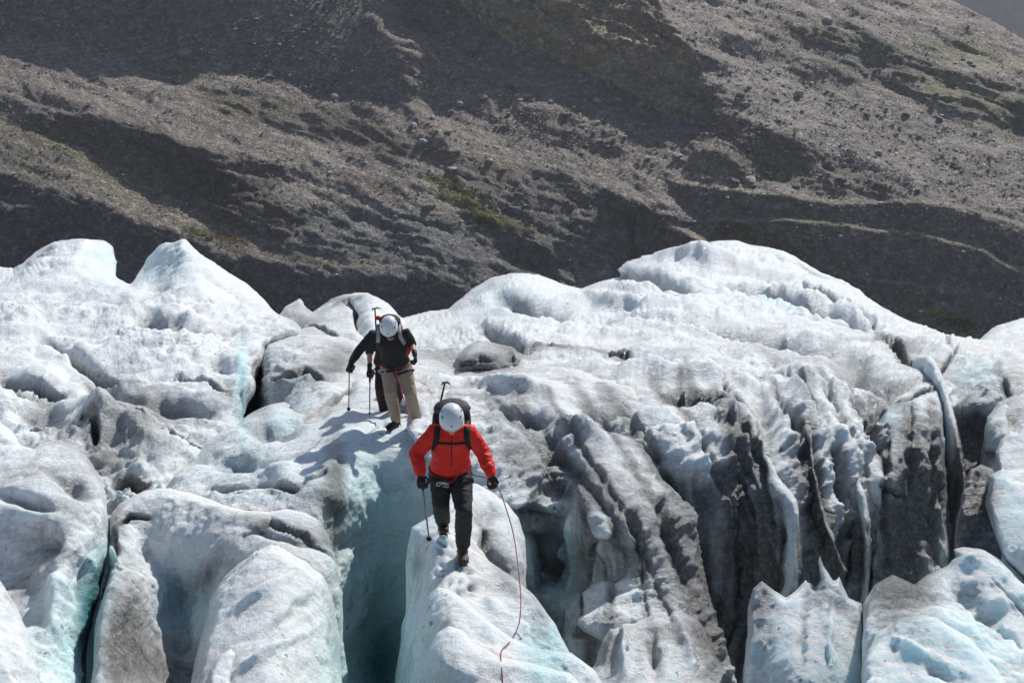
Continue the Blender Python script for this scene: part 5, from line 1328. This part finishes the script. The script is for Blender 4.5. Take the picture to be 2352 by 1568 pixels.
for k in ('handa', 'handb'):
    d, n, s = J3[k]; d.normalize(); n = (n - d * n.dot(d)).normalized(); s2 = d.cross(n); s2 = s2 if s2.dot(s) > 0 else -s2; J3[k] = (d, n, s2)
b3, t3, f3 = make_person("climber in dark clothes almost hidden behind the one in khaki trousers", J3,
    dict(top_name="shirt", top_mat=M_BLACK, leg_mat=M_MAROON, sleevea=.3, sleeveb=.3, seed=31, bulk=.010, hem=True, legw=.008, harn_mat=M_HARN, belt=.05, cuff=.92, wr=.006, cuff_mat=M_BLACK, group="roped climbers on the glacier", boot_mat=M_GLOVE, carabs=[]))
hd = J3['handa']; gp = J3['wra'] + hd[0] * .10 + hd[1] * .032
pole("trekking pole held by the hidden third climber", gp, surf(849, 957, 0, 18), split=.8)

# ---- ropes
def catmull(pts, k=6):
    out = []
    n = len(pts)
    for i in range(n - 1):
        a, b, c, d = pts[max(i - 1, 0)], pts[i], pts[i + 1], pts[min(i + 2, n - 1)]
        for j in range(k):
            t = j / k
            out.append(.5 * ((2 * b) + (c - a) * t + (2 * a - 5 * b + 4 * c - d) * t * t + (3 * b - a - 3 * c + d) * t ** 3))
    out.append(pts[-1]); return out
def rope(label, pts, mat, r=.0048):
    o = put("climbing_rope", Geo().limb([(p, r) for p in catmull(pts)], 8), mat)
    tag(o, label, "rope", "ropes between the climbers"); return o
hb = J1['wrb'] + J1['handb'][0] * .085 + J1['handb'][1] * .03
def yl(px, py, lift=.02):
    q = surf(px, py); d = (CAMV - q).normalized(); return q + d * lift
r_end = [yl(1186, 1448), yl(1170, 1474, .008), yl(1153, 1492, .008), yl(1150, 1515, .008), yl(1153, 1545, .008), yl(1155, 1575, .01), yl(1158, 1640, .01)]
yA = r_end[0]
h_ = [P(1160, 1160, 11.55), P(1179, 1225, 11.35), P(1190, 1300, 11.0), P(1196, 1370, 10.6), P(1194, 1420, 10.3)]
rope("red rope running from the hand of the climber in red down the near ice", [f1['f0'] + f1['TS'] * -.06, f1['f0'] + V3((.02, -.03, -.005)), P(1062, 1082, 11.93), P(1090, 1091, 11.87), P(1118, 1098, 11.8), hb, P(1148, 1128, 11.66)] + h_ + r_end, M_ROPE)
rope("pink rope hanging from the harness of the climber in khaki trousers", [f2['f0'], P(912, 862, 17.2), P(920, 885, 17.15), P(924, 905, 17.1), P(931, 925, 17.05), P(938, 950, 17.0), P(946, 975, 16.9), P(953, 990, 16.75), surf(985, 1005, .01), surf(1020, 1015, .01)], M_PINK, .007)
rope("dark maroon rope looped between the khaki climber's legs", [f2['f0'] + V3((.01, -.01, -.04)), P(911, 870, 17.5), P(914, 895, 17.75), P(918, 925, 18.0), f3['f0']], M_MAROON, .008)
